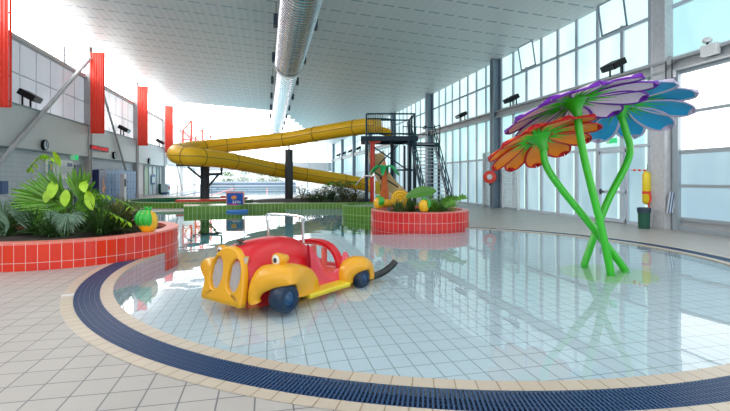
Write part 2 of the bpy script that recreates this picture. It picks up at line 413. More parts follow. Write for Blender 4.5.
for bi, y0 in enumerate([-4.5]+colY):
    y1 = (colY+[YF])[bi] if bi < len(colY)+1 else YF
    if bi == 0: y1 = colY[0]
    wn += 1
    n = max(1, round((y1-y0)/1.27)); nearbay = bi <= 1
    a, b = y0+.25, y1-.25
    root = thing('window_%d' % wn, None, None); del_ = None
    struct(root)
    fr = MB()
    if nearbay: ys = [b-1.42*k*1.0 for k in range(int((b-a)/2.1)+1)]; ys = [b-2.05*k for k in range(int((b-a)/2.05)+1)]+[a]; ys = sorted(set(ys))
    else: ys = [a+(b-a)*k/n for k in range(n+1)]
    zt = roofz(XR)
    for k, y in enumerate(ys):
        w = .14
        fr.box((XR-.03, y-w/2, 5.05), (XR+.12, y+w/2, zt))
        if not nearbay: fr.box((XR-.03, y-.09, 0), (XR+.12, y+.09, 4.7))
    for z in ([6.56] if not nearbay else [6.62]): fr.box((XR-.06, a, z-.05), (XR+.1, b, z+.05))
    fr.box((XR-.05, a, 4.92), (XR+.12, b, 5.12))
    if not nearbay:
        fr.box((XR-.06, a, 2.52), (XR+.1, b, 2.62)); fr.box((XR-.04, a, 0), (XR+.1, b, .1))
    fr.build('window_frame', 'mull', root)
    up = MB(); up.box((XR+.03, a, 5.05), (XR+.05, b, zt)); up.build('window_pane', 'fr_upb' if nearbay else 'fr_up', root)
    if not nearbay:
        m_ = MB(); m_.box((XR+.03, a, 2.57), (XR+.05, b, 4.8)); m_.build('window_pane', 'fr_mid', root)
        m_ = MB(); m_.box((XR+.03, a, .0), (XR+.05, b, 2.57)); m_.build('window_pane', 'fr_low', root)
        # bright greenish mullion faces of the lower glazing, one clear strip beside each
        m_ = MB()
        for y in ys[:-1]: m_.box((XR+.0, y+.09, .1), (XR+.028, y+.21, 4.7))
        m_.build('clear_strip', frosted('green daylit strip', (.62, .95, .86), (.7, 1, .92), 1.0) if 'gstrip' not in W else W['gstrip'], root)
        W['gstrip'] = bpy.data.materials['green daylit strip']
    # beam and column as setting
    bm_ = MB(); bm_.box((XR-.32, y0, 4.66), (XR+.1, y1, 4.72)); bm_.box((XR-.2, y0, 4.72), (XR+.1, y1, 4.93)); bm_.box((XR-.34, y0, 4.93), (XR+.1, y1, 5.0))
    struct(bm_.build('trim_beam', 'grey'))
mb = MB(); mb.box((XR+.13, -4.5, -.2), (XR+.16, YF, 9)); struct(mb.build('wall_right', mat('outer wall', (.5, .55, .6), .8)))
for i, y in enumerate(colY):
    mb = MB()
    if y < 12:
        mb.box((XR-.28, y-.52, 0), (XR-.02, y-.08, 7.75), 0); mb.box((XR-.31, y-.55, 0), (XR-.0, y-.50, 7.75), 0); mb.box((XR-.31, y-.10, 0), (XR, y-.05, 7.75), 0)
        struct(mb.build('wall_column', 'col', bevel=.01))
    else:
        mb.box((XR-.42, y-.2, 0), (XR-.38, y+.2, 7.75)); mb.box((XR-.42, y-.02, 0), (XR, y+.02, 7.75)); mb.box((XR-.04, y-.2, 0), (XR, y+.2, 7.75)); mb.box((XR-.36, y-.05, 0), (XR-.05, y+.05, 7.7))
        struct(mb.build('wall_column', 'steel'))
# near bay: tall sectional glass door
def sect_door(y0, y1, num):
    root = thing('door_%d' % num, None, None); struct(root)
    f = MB()
    for y in (y0, y1): f.box((XR-.12, y-.09, 0), (XR+.08, y+.09, 4.7))
    for z, h in ((3.42, .045), (2.28, .06), (1.30, .045), (.34, .05), (.05, .05), (4.6, .05)): f.box((XR-.06, y0, z-h), (XR+.06, y1, z+h))
    k = y1-1.9
    while k > y0: f.box((XR-.04, k-.04, .05), (XR+.05, k+.04, .34)); k -= 1.9
    f.build('door_frame', mat('door frame grey', (.36, .42, .46), .4), root)
    p = MB(); p.box((XR, y0, 2.28), (XR+.02, y1, 4.6)); p.build('door_glass', 'fr_door', root)
    p = MB(); p.box((XR, y0, .34), (XR+.02, y1, 2.28)); p.build('door_glass', 'fr_doorlow', root)
    p = MB(); p.box((XR, y0, .05), (XR+.02, y1, .3)); p.build('kick_panel', 'grey', root)
sect_door(2.3, 10.62, 1); sect_door(-4, 1.2, 2)
# lower swing door in the second bay (px 602..629)
ya, yb = RY(628.5), RY(601)
root = thing('door_3', None, None); struct(root)
f = MB()
for y in (ya, yb): f.box((XR-.09, y-.06, 0), (XR-.02, y+.06, 2.5))
f.box((XR-.09, ya, 2.40), (XR-.02, yb, 2.5)); f.box((XR-.09, ya, 0.02), (XR-.02, yb, .14)); f.box((XR-.09, ya, 1.0), (XR-.02, yb, 1.1))
f.build('door_frame', 'mull', root)
f = MB(); f.box((XR-.16, yb-.14, .95), (XR-.09, yb-.10, 1.15)); f.box((XR-.17, yb-.3, 1.03), (XR-.14, yb-.1, 1.07)); f.build('door_handle', 'dgrey', root)
# louvre panels by column at 20.86
f = MB(); y = 20.86
for s0, s1 in ((18.9, 20.25), (21.2, 22.3)):
    z = .1
    while z < 2.9:
        f.add([(XR-.16, s0, z), (XR-.16, s1, z), (XR-.06, s1, z+.09), (XR-.06, s0, z+.09)], [(0, 1, 2, 3)]); z += .12
    f.box((XR-.17, s0-.03, 0), (XR-.03, s0, 2.95)); f.box((XR-.17, s1, 0), (XR-.03, s1+.03, 2.95))
tag(f.build('louvre_panel', 'white'), 'pale slatted louvre panels either side of the hose reel column', 'louvre')
# open top vents (one tilted pane in each of two bays)
for px, lab in ((603, 'tilted open top window pane nearest the tall flowers'), (522, 'tilted open top window pane further along the glass wall')):
    y = RY(px); t = thing('vent_window', lab, 'window', (XR-.03, y, 6.62))
    M = Matrix.Rotation(math.radians(-9), 4, 'Y')
    w = 1.12; m_ = MB()
    for a, b in (((0, 0, 0), (.04, .05, 1.12)), ((0, -w, 0), (.04, -w+.05, 1.12)), ((0, -w, 0), (.04, 0, .05)), ((0, -w, 1.07), (.04, 0, 1.12))): m_.box(a, b, 0, M)
    m_.build('sash_frame', 'steel', t)
    g = MB(); g.box((.015, -w+.05, .05), (.025, -.05, 1.07), 0, M); g.build('window_pane', 'fr_up', t)
# --- left wall
LC = [-.2, 9.3, 18.8, 28.3, 37.8, 47.3, 56.8, 66.3, 75.8]
W['block'] = tile('painted blockwork', (.58, .64, .70), (.56, .62, .685), (.42, .46, .51), .4, .2, .008, 'UV', rough=.55)
def lw(mb, x, y0, y1, z0, z1): mb.add([(x, y0, z0), (x, y1, z0), (x, y1, z1), (x, y0, z1)], [(0, 1, 2, 3)], 0, None, [(y0, z0), (y1, z0), (y1, z1), (y0, z1)])
oy0, oy1 = 39.0, 46.8   # entrance opening in bay 3
mb = MB(); lw(mb, XL, YB, oy0, 0, 2.8); lw(mb, XL, oy1, 48.2, 0, 2.8); struct(mb.build('wall_left', 'block'))
mb = MB(); mb.box((XL-.05, YB, 2.8), (XL+.22, 48.2, 4.55)); struct(mb.build('wall_left_upper', 'wallp'))
mb = MB(); mb.box((XL-.05, YB, 2.74), (XL+.2, 48.2, 2.8)); mb.box((XL-.1, YB, 4.55), (XL+.26, 48.2, 4.60)); struct(mb.build('trim_3', mat('ledge shadow steel', (.16, .24, .28), .5)))
wn = 20
for i in range(len(LC)):
    y0 = LC[i]; y1 = (LC+[YF])[i+1]; wn += 1
    root = thing('window_%d' % wn, None, None); struct(root)
    fr = MB(); n = 7
    for k in range(n+1):
        y = y0+(y1-y0)*k/n; fr.box((XL-.05, y-.015, 4.6), (XL-.04, y+.015, 7.3))
    for z in (5.95,): fr.box((XL-.05, y0, z-.02), (XL-.035, y1, z+.02))
    fr.build('window_frame', mat('left panel joint', (.42, .45, .50), .5), root)
    sl = MB(); sl.box((XL-.1, y0, 7.28), (XL+.16, y1, 7.36)); sl.box((XL-.1, y0, 7.36), (XL+.06, y1, 7.52)); sl.build('window_sill', mat('sill grey', (.40, .40, .40), .4), root)
    for k in range(1, 3):
        y = y0+(y1-y0)*k/3; sm = MB(); 
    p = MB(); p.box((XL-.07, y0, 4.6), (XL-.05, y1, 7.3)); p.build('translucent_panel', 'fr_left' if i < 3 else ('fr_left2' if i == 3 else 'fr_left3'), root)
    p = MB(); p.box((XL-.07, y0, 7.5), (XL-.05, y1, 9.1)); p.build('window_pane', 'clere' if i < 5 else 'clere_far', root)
    m2 = MB(); y = y0+(y1-y0)*.72; m2.box((XL-.03, y-.03, 7.5), (XL+.03, y+.03, 8.35)); m2.bar((XL, y, 8.35), (XL, y-.9, 8.42), .04); m2.build('winder_arm', 'dgrey', root)
for i, y in enumerate(LC):
    mb = MB(); x0 = XL
    mb.box((x0, y-.2, 0), (x0+.30, y-.16, roofz(XL))); mb.box((x0, y+.16, 0), (x0+.30, y+.2, roofz(XL))); mb.box((x0, y-.16, 0), (x0+.26, y+.16, roofz(XL)-.02))
    for z in (6.35, 6.0, 3.2, 3.5): mb.box((x0, y-.24, z), (x0+.33, y+.24, z+.03))
    struct(mb.build('wall_column', mat('warm grey column', (.40, .39, .41), .5, noise=.1) if i < 5 else 'wallp'))
# beyond bay 4 the lower wall opens into bright glazing
for i in (5, 6, 7, 8):
    y0 = LC[i]+(.9 if i == 5 else .2); y1 = (LC+[YF])[i+1]-.2; wn += 1
    root = thing('window_%d' % wn, None, None); struct(root)
    fr = MB()
    for k in range(5):
        y = y0+(y1-y0)*k/4; fr.box((XL-.03, y-.05, 0), (XL+.06, y+.05, 3))
    fr.box((XL-.03, y0, 2.9), (XL+.06, y1, 3.05)); fr.build('window_frame', 'white', root)
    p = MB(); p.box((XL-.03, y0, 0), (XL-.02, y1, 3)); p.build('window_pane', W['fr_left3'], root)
mb = MB(); mb.box((XL-.05, 48.2, 3.0), (XL+.3, YF, 4.6)); struct(mb.build('wall_left_far', 'wallp'))
mb = MB(); mb.box((XL-.35, YB, -.1), (XL-.3, oy0, 9.3)); mb.box((XL-.35, oy1, -.1), (XL-.3, YF, 9.3)); mb.box((XL-.35, oy0, 2.8), (XL-.3, oy1, 9.3)); struct(mb.build('wall_left_outer', 'wallp'))
# entrance alcove
mb = MB(); mb.box((XL-3.3, oy0-.1, 0), (XL-.36, oy0, 2.8)); mb.box((XL-3.3, oy1, 0), (XL-.36, oy1+.1, 2.8)); mb.box((XL-3.4, oy0, 2.8), (XL-.3, oy1, 2.9)); struct(mb.build('wall_alcove', 'wallp'))
struct(MB().box((XL-3.4, oy0, 0), (XL-3.3, oy1, 2.8)).build('window_49', 'fr_left3'))  # glowing back sheet added to brighten the alcove
# --- back wall behind camera, far wall
mb = MB(); mb.box((-16, YB-.1, 0), (16, YB, 9.6)); struct(mb.build('wall_back', 'wallp'))
W['farg'] = frosted('far daylit glazing', (.95, .98, 1), (1, 1, 1), 3.5)
root = thing('window_50', None, None); struct(root)
fr = MB()
for px in (182, 209, 245, 279, 308, 329):
    p = P(px, 179, 80.5); fr.box((p.x-.12, YF-.35, 0), (p.x+.12, YF-.1, 9))
fr.box((XL, YF-.3, 2.95), (XR, YF-.1, 3.1)); fr.box((XL, YF-.3, 1.1), (XR, YF-.1, 1.2)); fr.build('window_frame', mat('far mullion', (.45, .52, .56), .5), root)
p = MB(); p.box((XL, YF-.05, 4.6), (XR, YF, 9)); p.build('window_pane', 'farg', root)
p = MB(); p.box((XL, YF-.05, .0), (XR, YF-.04, 3.1)); p.build('window_pane', 'glass', root)
mb = MB(); mb.box((XL-.3, YF-.12, 3.1), (XR, YF-.02, 4.6)); struct(mb.build('wall_far', 'grey'))
# glowing fill panels added on the unseen back wall and near roof
W['backg'] = frosted('back wall daylit glazing', (.95, .98, 1), (.97, .99, 1), 1.75)
root = thing('window_51', None, None); struct(root); fr = MB(); p = MB()
for k in range(11): fr.box((XL+k*2.2-.06, YB, .3), (XL+k*2.2+.06, YB+.1, 7.6))
for z in (.3, 2.6, 5.0, 7.6): fr.box((XL, YB, z-.05), (XR, YB+.1, z+.05))
p.box((XL, YB+.01, .3), (XR, YB+.03, 7.6)); fr.build('window_frame', 'mull', root); p.build('window_pane', 'backg', root)
W['rooflight'] = frosted('roof light sheet', (.95, .98, 1), (.97, .99, 1), 1.75)  # emitting strips added overhead, out of view, to lift the foreground
root = thing('window_52', None, None); struct(root)
for k in range(5):
    x = -8.4+k*3.8; x2 = x+2.0; o = MB(); o.add([(x, -3.5, roofz(x)-.03), (x2, -3.5, roofz(x2)-.03), (x2, 11.5, roofz(x2)-.03), (x, 11.5, roofz(x)-.03)], [(0, 1, 2, 3)]); o.build('roof_light', 'rooflight', root)
# outside the far glazing: bright ground and a few trees
mb = MB(); mb.box((-60, YF+1, -.1), (70, 160, -.05)); struct(mb.build('ground_outside', mat('outside ground', (.55, .57, .5), .9)))
# ------------------------------------------------------------------ planters
def drum(name, label, c, r, zt, zb, mside, mrim, rw=.24, soil=True, cat='planter', inner=None, a0=0, a1=360, topmat=None):
    t = thing(name, label, cat, (c[0], c[1], 0)); n = 72
    def wall(mb, rr, z0, z1, flip=False):
        vs = []; uvs = []; fs = []
        for i in range(n+1):
            a = 2*PI*i/n
            for z in (z0, z1): vs.append((rr*math.cos(a), rr*math.sin(a), z)); uvs.append((a*rr, z-zt))
        for i in range(n): fs.append((2*i, 2*i+2, 2*i+3, 2*i+1) if not flip else (2*i, 2*i+1, 2*i+3, 2*i+2))
        mb.add(vs, fs, 0, None, uvs)
    mb = MB(); wall(mb, r, zb, zt-.02); mb.build('tiled_side', mside, t, smooth=True)
    mb = MB(); vs = []; uvs = []; fs = []
    prof = [(r, zt-.03), (r+.004, zt-.02), (r-.004, zt-.003), (r-.02, zt), (r-rw, zt), (r-rw, zt-.15)]
    for i in range(n+1):
        a = 2*PI*i/n
        for k, (rr, z) in enumerate(prof): vs.append((rr*math.cos(a), rr*math.sin(a), z)); uvs.append((a*r, (r-rr)))
    K = len(prof)
    for i in range(n):
        for k in range(K-1): fs.append((K*i+k, K*(i+1)+k, K*(i+1)+k+1, K*i+k+1))
    mb.add(vs, fs, 0, None, uvs); mb.build('rim', mrim, t)
    if soil:
        mb = MB(); mb.lathe([(.001, zt-.08), (r-rw, zt-.1)], n); mb.build('soil' if not topmat else 'platform_top', topmat or 'soil', t)
    return t
PL = (-3.98, 10.25); PR = 2.07
drum('planter', 'large round planter faced in glossy red orange tiles, full of palms, left foreground', PL, PR, .46, -.9, 'redtile', 'pinktile', .26)
PC = (4.84, 13.6); PCR = 1.58
drum('planter', 'small round planter faced in coral red tiles standing in the water before the stair tower', PC, PCR, .53, -.9, 'redtile2', 'pinktile', .2)
W['crim'] = mat('crimson rubber', (.30, .02, .06), .6)
drum('round_platform', 'pale green topped round tiled platform behind the small red planter', (4.87, 18.1), 1.8, .43, -.9, 'greentile', 'greentile', .12, topmat='plattop', cat='platform')
# spa ring
def ring(name, label, cat, c, ro, ri, zt, zb, m, mi, floor_m=None, zf=0, water=None):
    t = thing(name, label, cat, (c[0], c[1], 0)); n = 72; mb = MB(); vs = []; uvs = []; fs = []
    prof = [(ro, zb), (ro, zt), (ri, zt)]
    for i in range(n+1):
        a = 2*PI*i/n
        for rr, z in prof: vs.append((rr*math.cos(a), rr*math.sin(a), z)); uvs.append((a*ro, z-zt if rr == ro else (ro-rr)))
    for i in range(n):
        for k in range(2): fs.append((3*i+k, 3*(i+1)+k, 3*(i+1)+k+1, 3*i+k+1))
    mb.add(vs, fs, 0, None, uvs); mb.build('outer_wall', m, t)
    mb = MB(); vs = []; uvs = []; fs = []
    for i in range(n+1):
        a = 2*PI*i/n
        for z in (zt, zf-.3): vs.append((ri*math.cos(a), ri*math.sin(a), z)); uvs.append((a*ri, z))
    for i in range(n): fs.append((2*i, 2*i+1, 2*i+3, 2*i+2))
    mb.add(vs, fs, 0, None, uvs); mb.build('inner_wall', mi, t)
    mb = MB(); mb.lathe([(.001, zf-.3), (ri, zf-.3)], n); mb.build('basin_floor', mi, t)
    return t
SP = (-4.35, 27.6)
rg = ring('splash_pool', 'low ring walled round pool of olive green tiles under the yellow slide bend', 'pool', SP, 3.55, 3.2, .30, -.02, 'greentile', 'dgreentile', zf=.0)
mb = MB(); mb.lathe([(.001, .02), (3.19, .02)], 60); w = mb.build('splash_pool_water', 'water'); w.location = (SP[0], SP[1], 0); tag(w, 'still water inside the green tiled round pool under the slide bend', 'water')
mb = MB(); n = 20; vs = []; fs = []
for i in range(n+1):
    a = math.radians(-95+150*i/n)
    for rr, z in ((3.2, .10), (3.2, .42), (2.5, .42), (2.5, .1)): vs.append((SP[0]+rr*math.cos(a), SP[1]+rr*math.sin(a), z))
for i in range(n):
    for k in range(3): fs.append((4*i+k, 4*(i+1)+k, 4*(i+1)+k+1, 4*i+k+1))
mb.add(vs, fs); tag(mb.build('bench_ledge', mat('red ledge tiles', (.8, .08, .06), .3)), 'red tiled seat ledge curving inside the green round pool by the dark post', 'bench')
# green block at the leisure pool edge and low green wall with plants behind
def gwall(name, label, pts, w, zt, zb=-.9, m='greentile'):
    mb = MB(); vs = []; uvs = []; fs = []; L = 0
    for i, p in enumerate(pts):
        if i: L += math.dist(p, pts[i-1])
        a = pts[max(i-1, 0)]; b = pts[min(i+1, len(pts)-1)]; d = Vector((b[0]-a[0], b[1]-a[1])).normalized(); nx = (-d.y*w, d.x*w)
        for q, z, v in ((p, zb, zb-zt), (p, zt, 0), ((p[0]+nx[0], p[1]+nx[1]), zt, w), ((p[0]+nx[0], p[1]+nx[1]), zb, w+1)):
            vs.append((q[0], q[1], z)); uvs.append((L, v))
    for i in range(len(pts)-1):
        for k in range(3): fs.append((4*i+k, 4*i+k+4, 4*i+k+5, 4*i+k+1))
    k = (len(pts)-1)*4; fs += [(0, 1, 2, 3), (k, k+3, k+2, k+1)]
    mb.add(vs, fs, 0, None, uvs); return tag(mb.build(name, m), label, 'wall')
gwall('pool_edge_block', 'straight green tiled block at the water edge behind the floating basketball hoop', [(-3.55, 20.5), (-1.3, 20.9), (-1.1, 21.0)], 1.4, .31)
gwall('pool_edge_wall', 'long curving low green tiled wall holding the dark shrubs behind the leisure pool', [(p.x, p.y) for p in smoothpath([(-1.6, 22.2, 0), (.5, 22.3, 0), (2.5, 22.2, 0), (4.6, 21.7, 0), (6.2, 20.4, 0), (7.4, 19.4, 0)], 6)], .35, .30)
mb = MB(); mb.lathe([(.01, .24), (3.9, .22)], 40, c=(2.9, 26.3, 0)); 
tag(mb.build('planting_bed', 'soil'), 'dark soil bed behind the low green tiled wall', 'planting bed')

# ------------------------------------------------------------------ plants
def leaf(mb, o, d, L, w, droop=.3, fold=.15, up=Vector((0, 0, 1)), n=6, mi=0, tipw=0.0):
    d = d.normalized(); side = d.cross(up)
    if side.length < .05: side = Vector((1, 0, 0))
    side.normalize(); vs = []; fs = []; p = Vector(o)
    for i in range(n+1):
        t = i/n; ww = w*math.sin(PI*min(1, (t*.93+.05)))**.75 + tipw*t
        dd = (d+Vector((0, 0, -droop*t*1.6))).normalized(); nrm = side.cross(dd).normalized()
        vs += [p-side*ww/2+nrm*fold*ww, p, p+side*ww/2+nrm*fold*ww]
        p = p+dd*(L/n)
    for i in range(n):
        for k in range(2): fs.append((3*i+k, 3*i+k+1, 3*i+k+4, 3*i+k+3))
    mb.add(vs, fs, mi)
def fan(mb, st, base, head, L, spread=115, n=22, facing=None, droop=.15, w=.045):
    """a fan palm leaf: a petiole from base to head, then blades radiating"""
    base = Vector(base); head = Vector(head); d = (head-base).normalized()
    st.tube([base, (base+head)/2+Vector((0, 0, .02)), head], .008, 5)
    up = Vector((0, 0, 1)) if facing is None else Vector(facing).normalized()
    side = d.cross(up)
    if side.length < .1: side = Vector((1, 0, 0))
    side.normalize(); nr = side.cross(d).normalized()
    for i in range(n):
        a = math.radians(-spread+2*spread*i/(n-1)); dd = d*math.cos(a)+side*math.sin(a)+nr*.12
        l = L*(1-.3*abs(a)/math.radians(spread))*random.uniform(.92, 1.05)
        leaf(mb, head, dd, l, w*(1+l), droop*random.uniform(.6, 1.4), .25, nr, 5)
def fan_palm(label, loc, specs, L, m, seed, n=22, w=.045):
    random.seed(seed); t = thing('fan_palm', label, 'palm', loc); st = MB()
    mb = MB()
    for az, el, pl in specs:
        a = math.radians(az); e = math.radians(el); d = Vector((math.cos(a)*math.cos(e), math.sin(a)*math.cos(e), math.sin(e)))
        fan(mb, st, (0, 0, 0), d*pl, L, n=n, facing=(-d.x*.3, -1, .5+abs(d.z)), w=w)
    mb.build('foliage', m, t); st.build('stem', 'leafm', t); return t
ZS = .36
def onp(px, d, z=ZS): p = P(px, 200, d); return (p.x, p.y, z)
def fan2(mb, st, root, px, py, d, ang, L, spread, n, w, tilt=.25):
    """a palm fan whose petiole ends at a point of the plant, leaning towards ang (degrees, seen from the pool side)"""
    h = P(px, py, d)-root; st.tube(smoothpath([(0, 0, 0), (h.x*.4, h.y*.4, h.z*.7), h], 4), .009, 5)
    right = Vector((C_, -S_, 0)); up = Vector((0, 0, 1)); out = Vector((-S_, -C_, 0))
    for i in range(n):
        a = math.radians(ang-spread+2*spread*i/(n-1)); dd = right*math.cos(a)+up*math.sin(a)+out*(tilt+random.uniform(-.12, .12))
        l = L*(1-.25*abs(2*i/(n-1)-1)**2)*random.uniform(.93, 1.05)
        leaf(mb, h, dd, l, w*(.6+l), .12*random.uniform(.4, 1.6), .28, out, 6)
def palm2(label, loc, fans, m, seed, n=22, w=.04):
    random.seed(seed); t = thing('fan_palm', label, 'palm', loc); st = MB(); mb = MB()
    for f_ in fans: fan2(mb, st, Vector(loc), *f_[:6], f_[6] if len(f_) > 6 else n, w)
    mb.build('foliage', m, t); st.build('stem', 'leafm', t)
palm2('big dark green fan palm at the centre of the large red planter', onp(66, 9.6), [(57, 204, 9.0, 158, .84, 34, 24), (64, 200, 9.0, 118, .72, 28, 16), (80, 200, 8.95, 80, .68, 36, 22), (84, 204, 9.5, 40, .5, 45, 18), (72, 206, 9.1, 140, .5, 60, 18), (76, 212, 9.0, 20, .4, 50, 16), (60, 210, 9.0, 200, .55, 30, 14), (40, 212, 9.7, 120, .5, 60, 18), (100, 214, 9.6, 60, .45, 60, 18)], 'leafm', 3, 20, .055)
palm2('silver green fan palm drooping at the left edge of the large planter', onp(10, 9.4), [(4, 218, 9.1, 120, .5, 70, 22), (16, 220, 8.9, 40, .45, 70, 20), (10, 224, 8.8, 180, .4, 80, 20), (26, 224, 9.0, 60, .42, 60, 18)], 'leafs', 4, 20, .035)
palm2('low silver green fan palm drooping towards the rim below the bright leaves', onp(68, 8.75), [(68, 213, 8.7, 270, .42, 75, 26), (72, 213, 8.65, 330, .36, 45, 14), (62, 214, 8.7, 200, .36, 40, 14)], 'leafs', 5, 24, .032)
def blade_plant(name, label, loc, n, L, w, m, seed, spread=60, cat='plant', droop=.5):
    random.seed(seed); t = thing(name, label, cat, loc); mb = MB()
    for i in range(n):
        a = random.uniform(0, 2*PI); e = math.radians(random.uniform(90-spread, 88)); d = Vector((math.cos(a)*math.cos(e), math.sin(a)*math.cos(e), math.sin(e)))
        leaf(mb, (random.uniform(-.06, .06), random.uniform(-.06, .06), 0), d, L*random.uniform(.6, 1.05), w, droop*random.uniform(.6, 1.4), .2)
    mb.build('foliage', m, t)
    s = MB(); s.lathe([(.05, -.04), (.035, .03), (.001, .06)], 8); s.build('crown', 'stalk', t); return t
for i, (px, d, n, L, w, m, lab) in enumerate([
    (36, 9.0, 110, .62, .016, 'leafd', 'dark grassy palm clump low between the two left fan palms'),
    (100, 8.9, 140, .72, .016, 'leafd', 'dark grassy palm clump right of the big fan palm, near the rim'),
    (117, 9.4, 140, .72, .015, 'leafo', 'olive brown grassy clump at the right end of the large planter'),
    (84, 9.9, 110, .75, .018, 'leafd', 'dark grassy clump behind the bright leaved plant'),
    (126, 9.9, 120, .66, .016, 'leafd', 'dark grassy clump furthest right in the large planter beside the fruit toy'),
    (52, 8.7, 110, .5, .016, 'leafd', 'dark grassy clump close to the rim below the big fan palm'),
    (8, 8.9, 90, .5, .016, 'leafd', 'dark grassy clump at the extreme left of the large planter'),
    (60, 10.8, 110, .8, .02, 'leafd', 'tall dark grassy clump behind the big fan palm'),
    (18, 10.6, 110, .7, .02, 'leafd', 'dark grassy clump at the back left of the large planter')]):
    blade_plant('grass_palm', lab, onp(px, d), int(n*1.5), L*1.15, w*1.7, m, 20+i, 70, droop=.45)
# pinnate fronds arching to the right
def pinnate(mb, st, pts, L, w, n=16, m=0):
    pp_ = smoothpath(pts, 6); st.tube(pp_, .009, 5)
    for i in range(3, len(pp_)-1):
        t = (pp_[i+1]-pp_[i-1]).normalized(); sd = t.cross(Vector((0, 0, 1))).normalized()
        for s in (-1, 1): leaf(mb, pp_[i], (t*.5+sd*s*.9+Vector((0, 0, -.25))), L*(1-.4*abs(2*i/len(pp_)-1)), w, .5, .1, n=3)
t = thing('feather_palm', 'olive feather palm with fronds arching over the planter rim beside the fruit toy', 'palm', onp(104, 9.8)); mb = MB(); st = MB()
for dx, dy, h, l in ((1.0, -.25, .42, .30), (.75, -.55, .3, .26), (.95, .15, .5, .3), (.5, .3, .55, .3), (-.5, -.3, .4, .26)):
    pinnate(mb, st, [(0, 0, 0), (dx*.3, dy*.3, h*.8), (dx*.65, dy*.65, h), (dx*.95, dy*.95, h*.55)], l, .024)
mb.build('foliage', 'leafo', t); st.build('stem', 'stalk', t)
# bright broad-leaved climber
t = thing('broad_leaf_plant', 'bright lime green broad leaved plant rising through the big fan palm', 'plant', onp(62, 9.1)); st = MB(); mb = MB(); random.seed(9)
base = Vector(onp(62, 9.1))
for px, py, d, L, w, dr in ((55, 180, 8.9, .34, .24, 1.1), (66, 190, 8.85, .30, .22, 1.2), (83, 180, 8.9, .34, .22, .7), (87, 191, 8.8, .36, .22, 1.3), (60, 166, 9.1, .30, .13, -.2), (50, 189, 8.9, .26, .19, 1.0)):
    h = P(px, py, d)-base
    st.tube(smoothpath([(0, 0, 0), (h.x*.3, h.y*.3, h.z*.75), h], 4), .007, 5)
    dd = Vector((h.x*.4+random.uniform(-.1, .1), -.25, .55-dr)); leaf(mb, h, dd, L*1.15, w*.85, .35, .1, Vector((0, -1, .3)), 9)
# arching compound shoots with hanging leaves
for tgt in ((134, 208, 9.0), (128, 222, 8.8), (30, 168, 9.2)):
    h = P(*tgt)-base; m_ = Vector((h.x*.55, h.y*.55, max(h.z, .25)+.28)); cur = smoothpath([(0, 0, 0), (h.x*.2, h.y*.2, m_.z*.8), m_, h], 6); st.tube(cur, .008, 5)
    for q in cur[8:]:
        for s in (-1, 1): leaf(mb, q, Vector((s*.5, random.uniform(-.4, .4), -.5)), .14, .075, .5, .1, n=4)
mb.build('foliage', 'leafb', t); st.build('stem', 'leafm', t)
# centre planter plants
def oncp(px, d, z=.45): p = P(px, 200, d); return (p.x, p.y, z)
for i, (px, d, n, L, w, m, lab) in enumerate([
    (399, 13.1, 50, .5, .022, 'leafd', 'grassy plant in the small planter, just right of the yellow disc'),
    (411, 13.5, 60, .5, .028, 'leafd', 'dark tufted plant between the fruit toy and the yellow disc'),
    (433, 13.4, 60, .55, .025, 'leafm', 'grassy plant right of the orange fruit toy on the small planter'),
    (443, 13.8, 60, .6, .025, 'leafs', 'pale streaky tufted plant towards the right of the small planter')]):
    blade_plant('tufted_plant', lab, oncp(px, d), int(n*1.6), L*1.1, w*1.4, m, 60+i, 62, droop=.5)
t = thing('banana_plant', 'plant with one huge drooping green leaf spread over the small planter', 'plant', oncp(424, 13.6)); st = MB(); mb = MB()
st.tube(smoothpath([(0, 0, 0), (.1, 0, .35), (.30, 0, .64)], 4), .02, 6); leaf(mb, (.40, 0, .68), Vector((-1, -.1, -.02)), 1.05, .40, .22, .12, Vector((0, -.8, .6)), 10)
mb.build('leaf_blade', mat('banana leaf', (.08, .24, .03), .35), t); st.build('stem', 'leafm', t)
t = thing('split_leaf_plant', 'glossy green plant with broad lobed leaves at the right end of the small planter', 'plant', oncp(453, 13.3)); st = MB(); mb = MB(); random.seed(12)
for k in range(9):
    h = Vector((random.uniform(-.22, .25), random.uniform(-.15, .15), random.uniform(.2, .5))); st.tube([(0, 0, 0), h], .008, 5)
    for a in range(-80, 81, 27):
        r = math.radians(a); leaf(mb, h, Vector((math.sin(r), -.3, math.cos(r)*.8-.1)), .2, .085, .3, .1, Vector((0, -1, .2)), 4)
mb.build('foliage', 'leafm', t); st.build('stem', 'leafm', t)
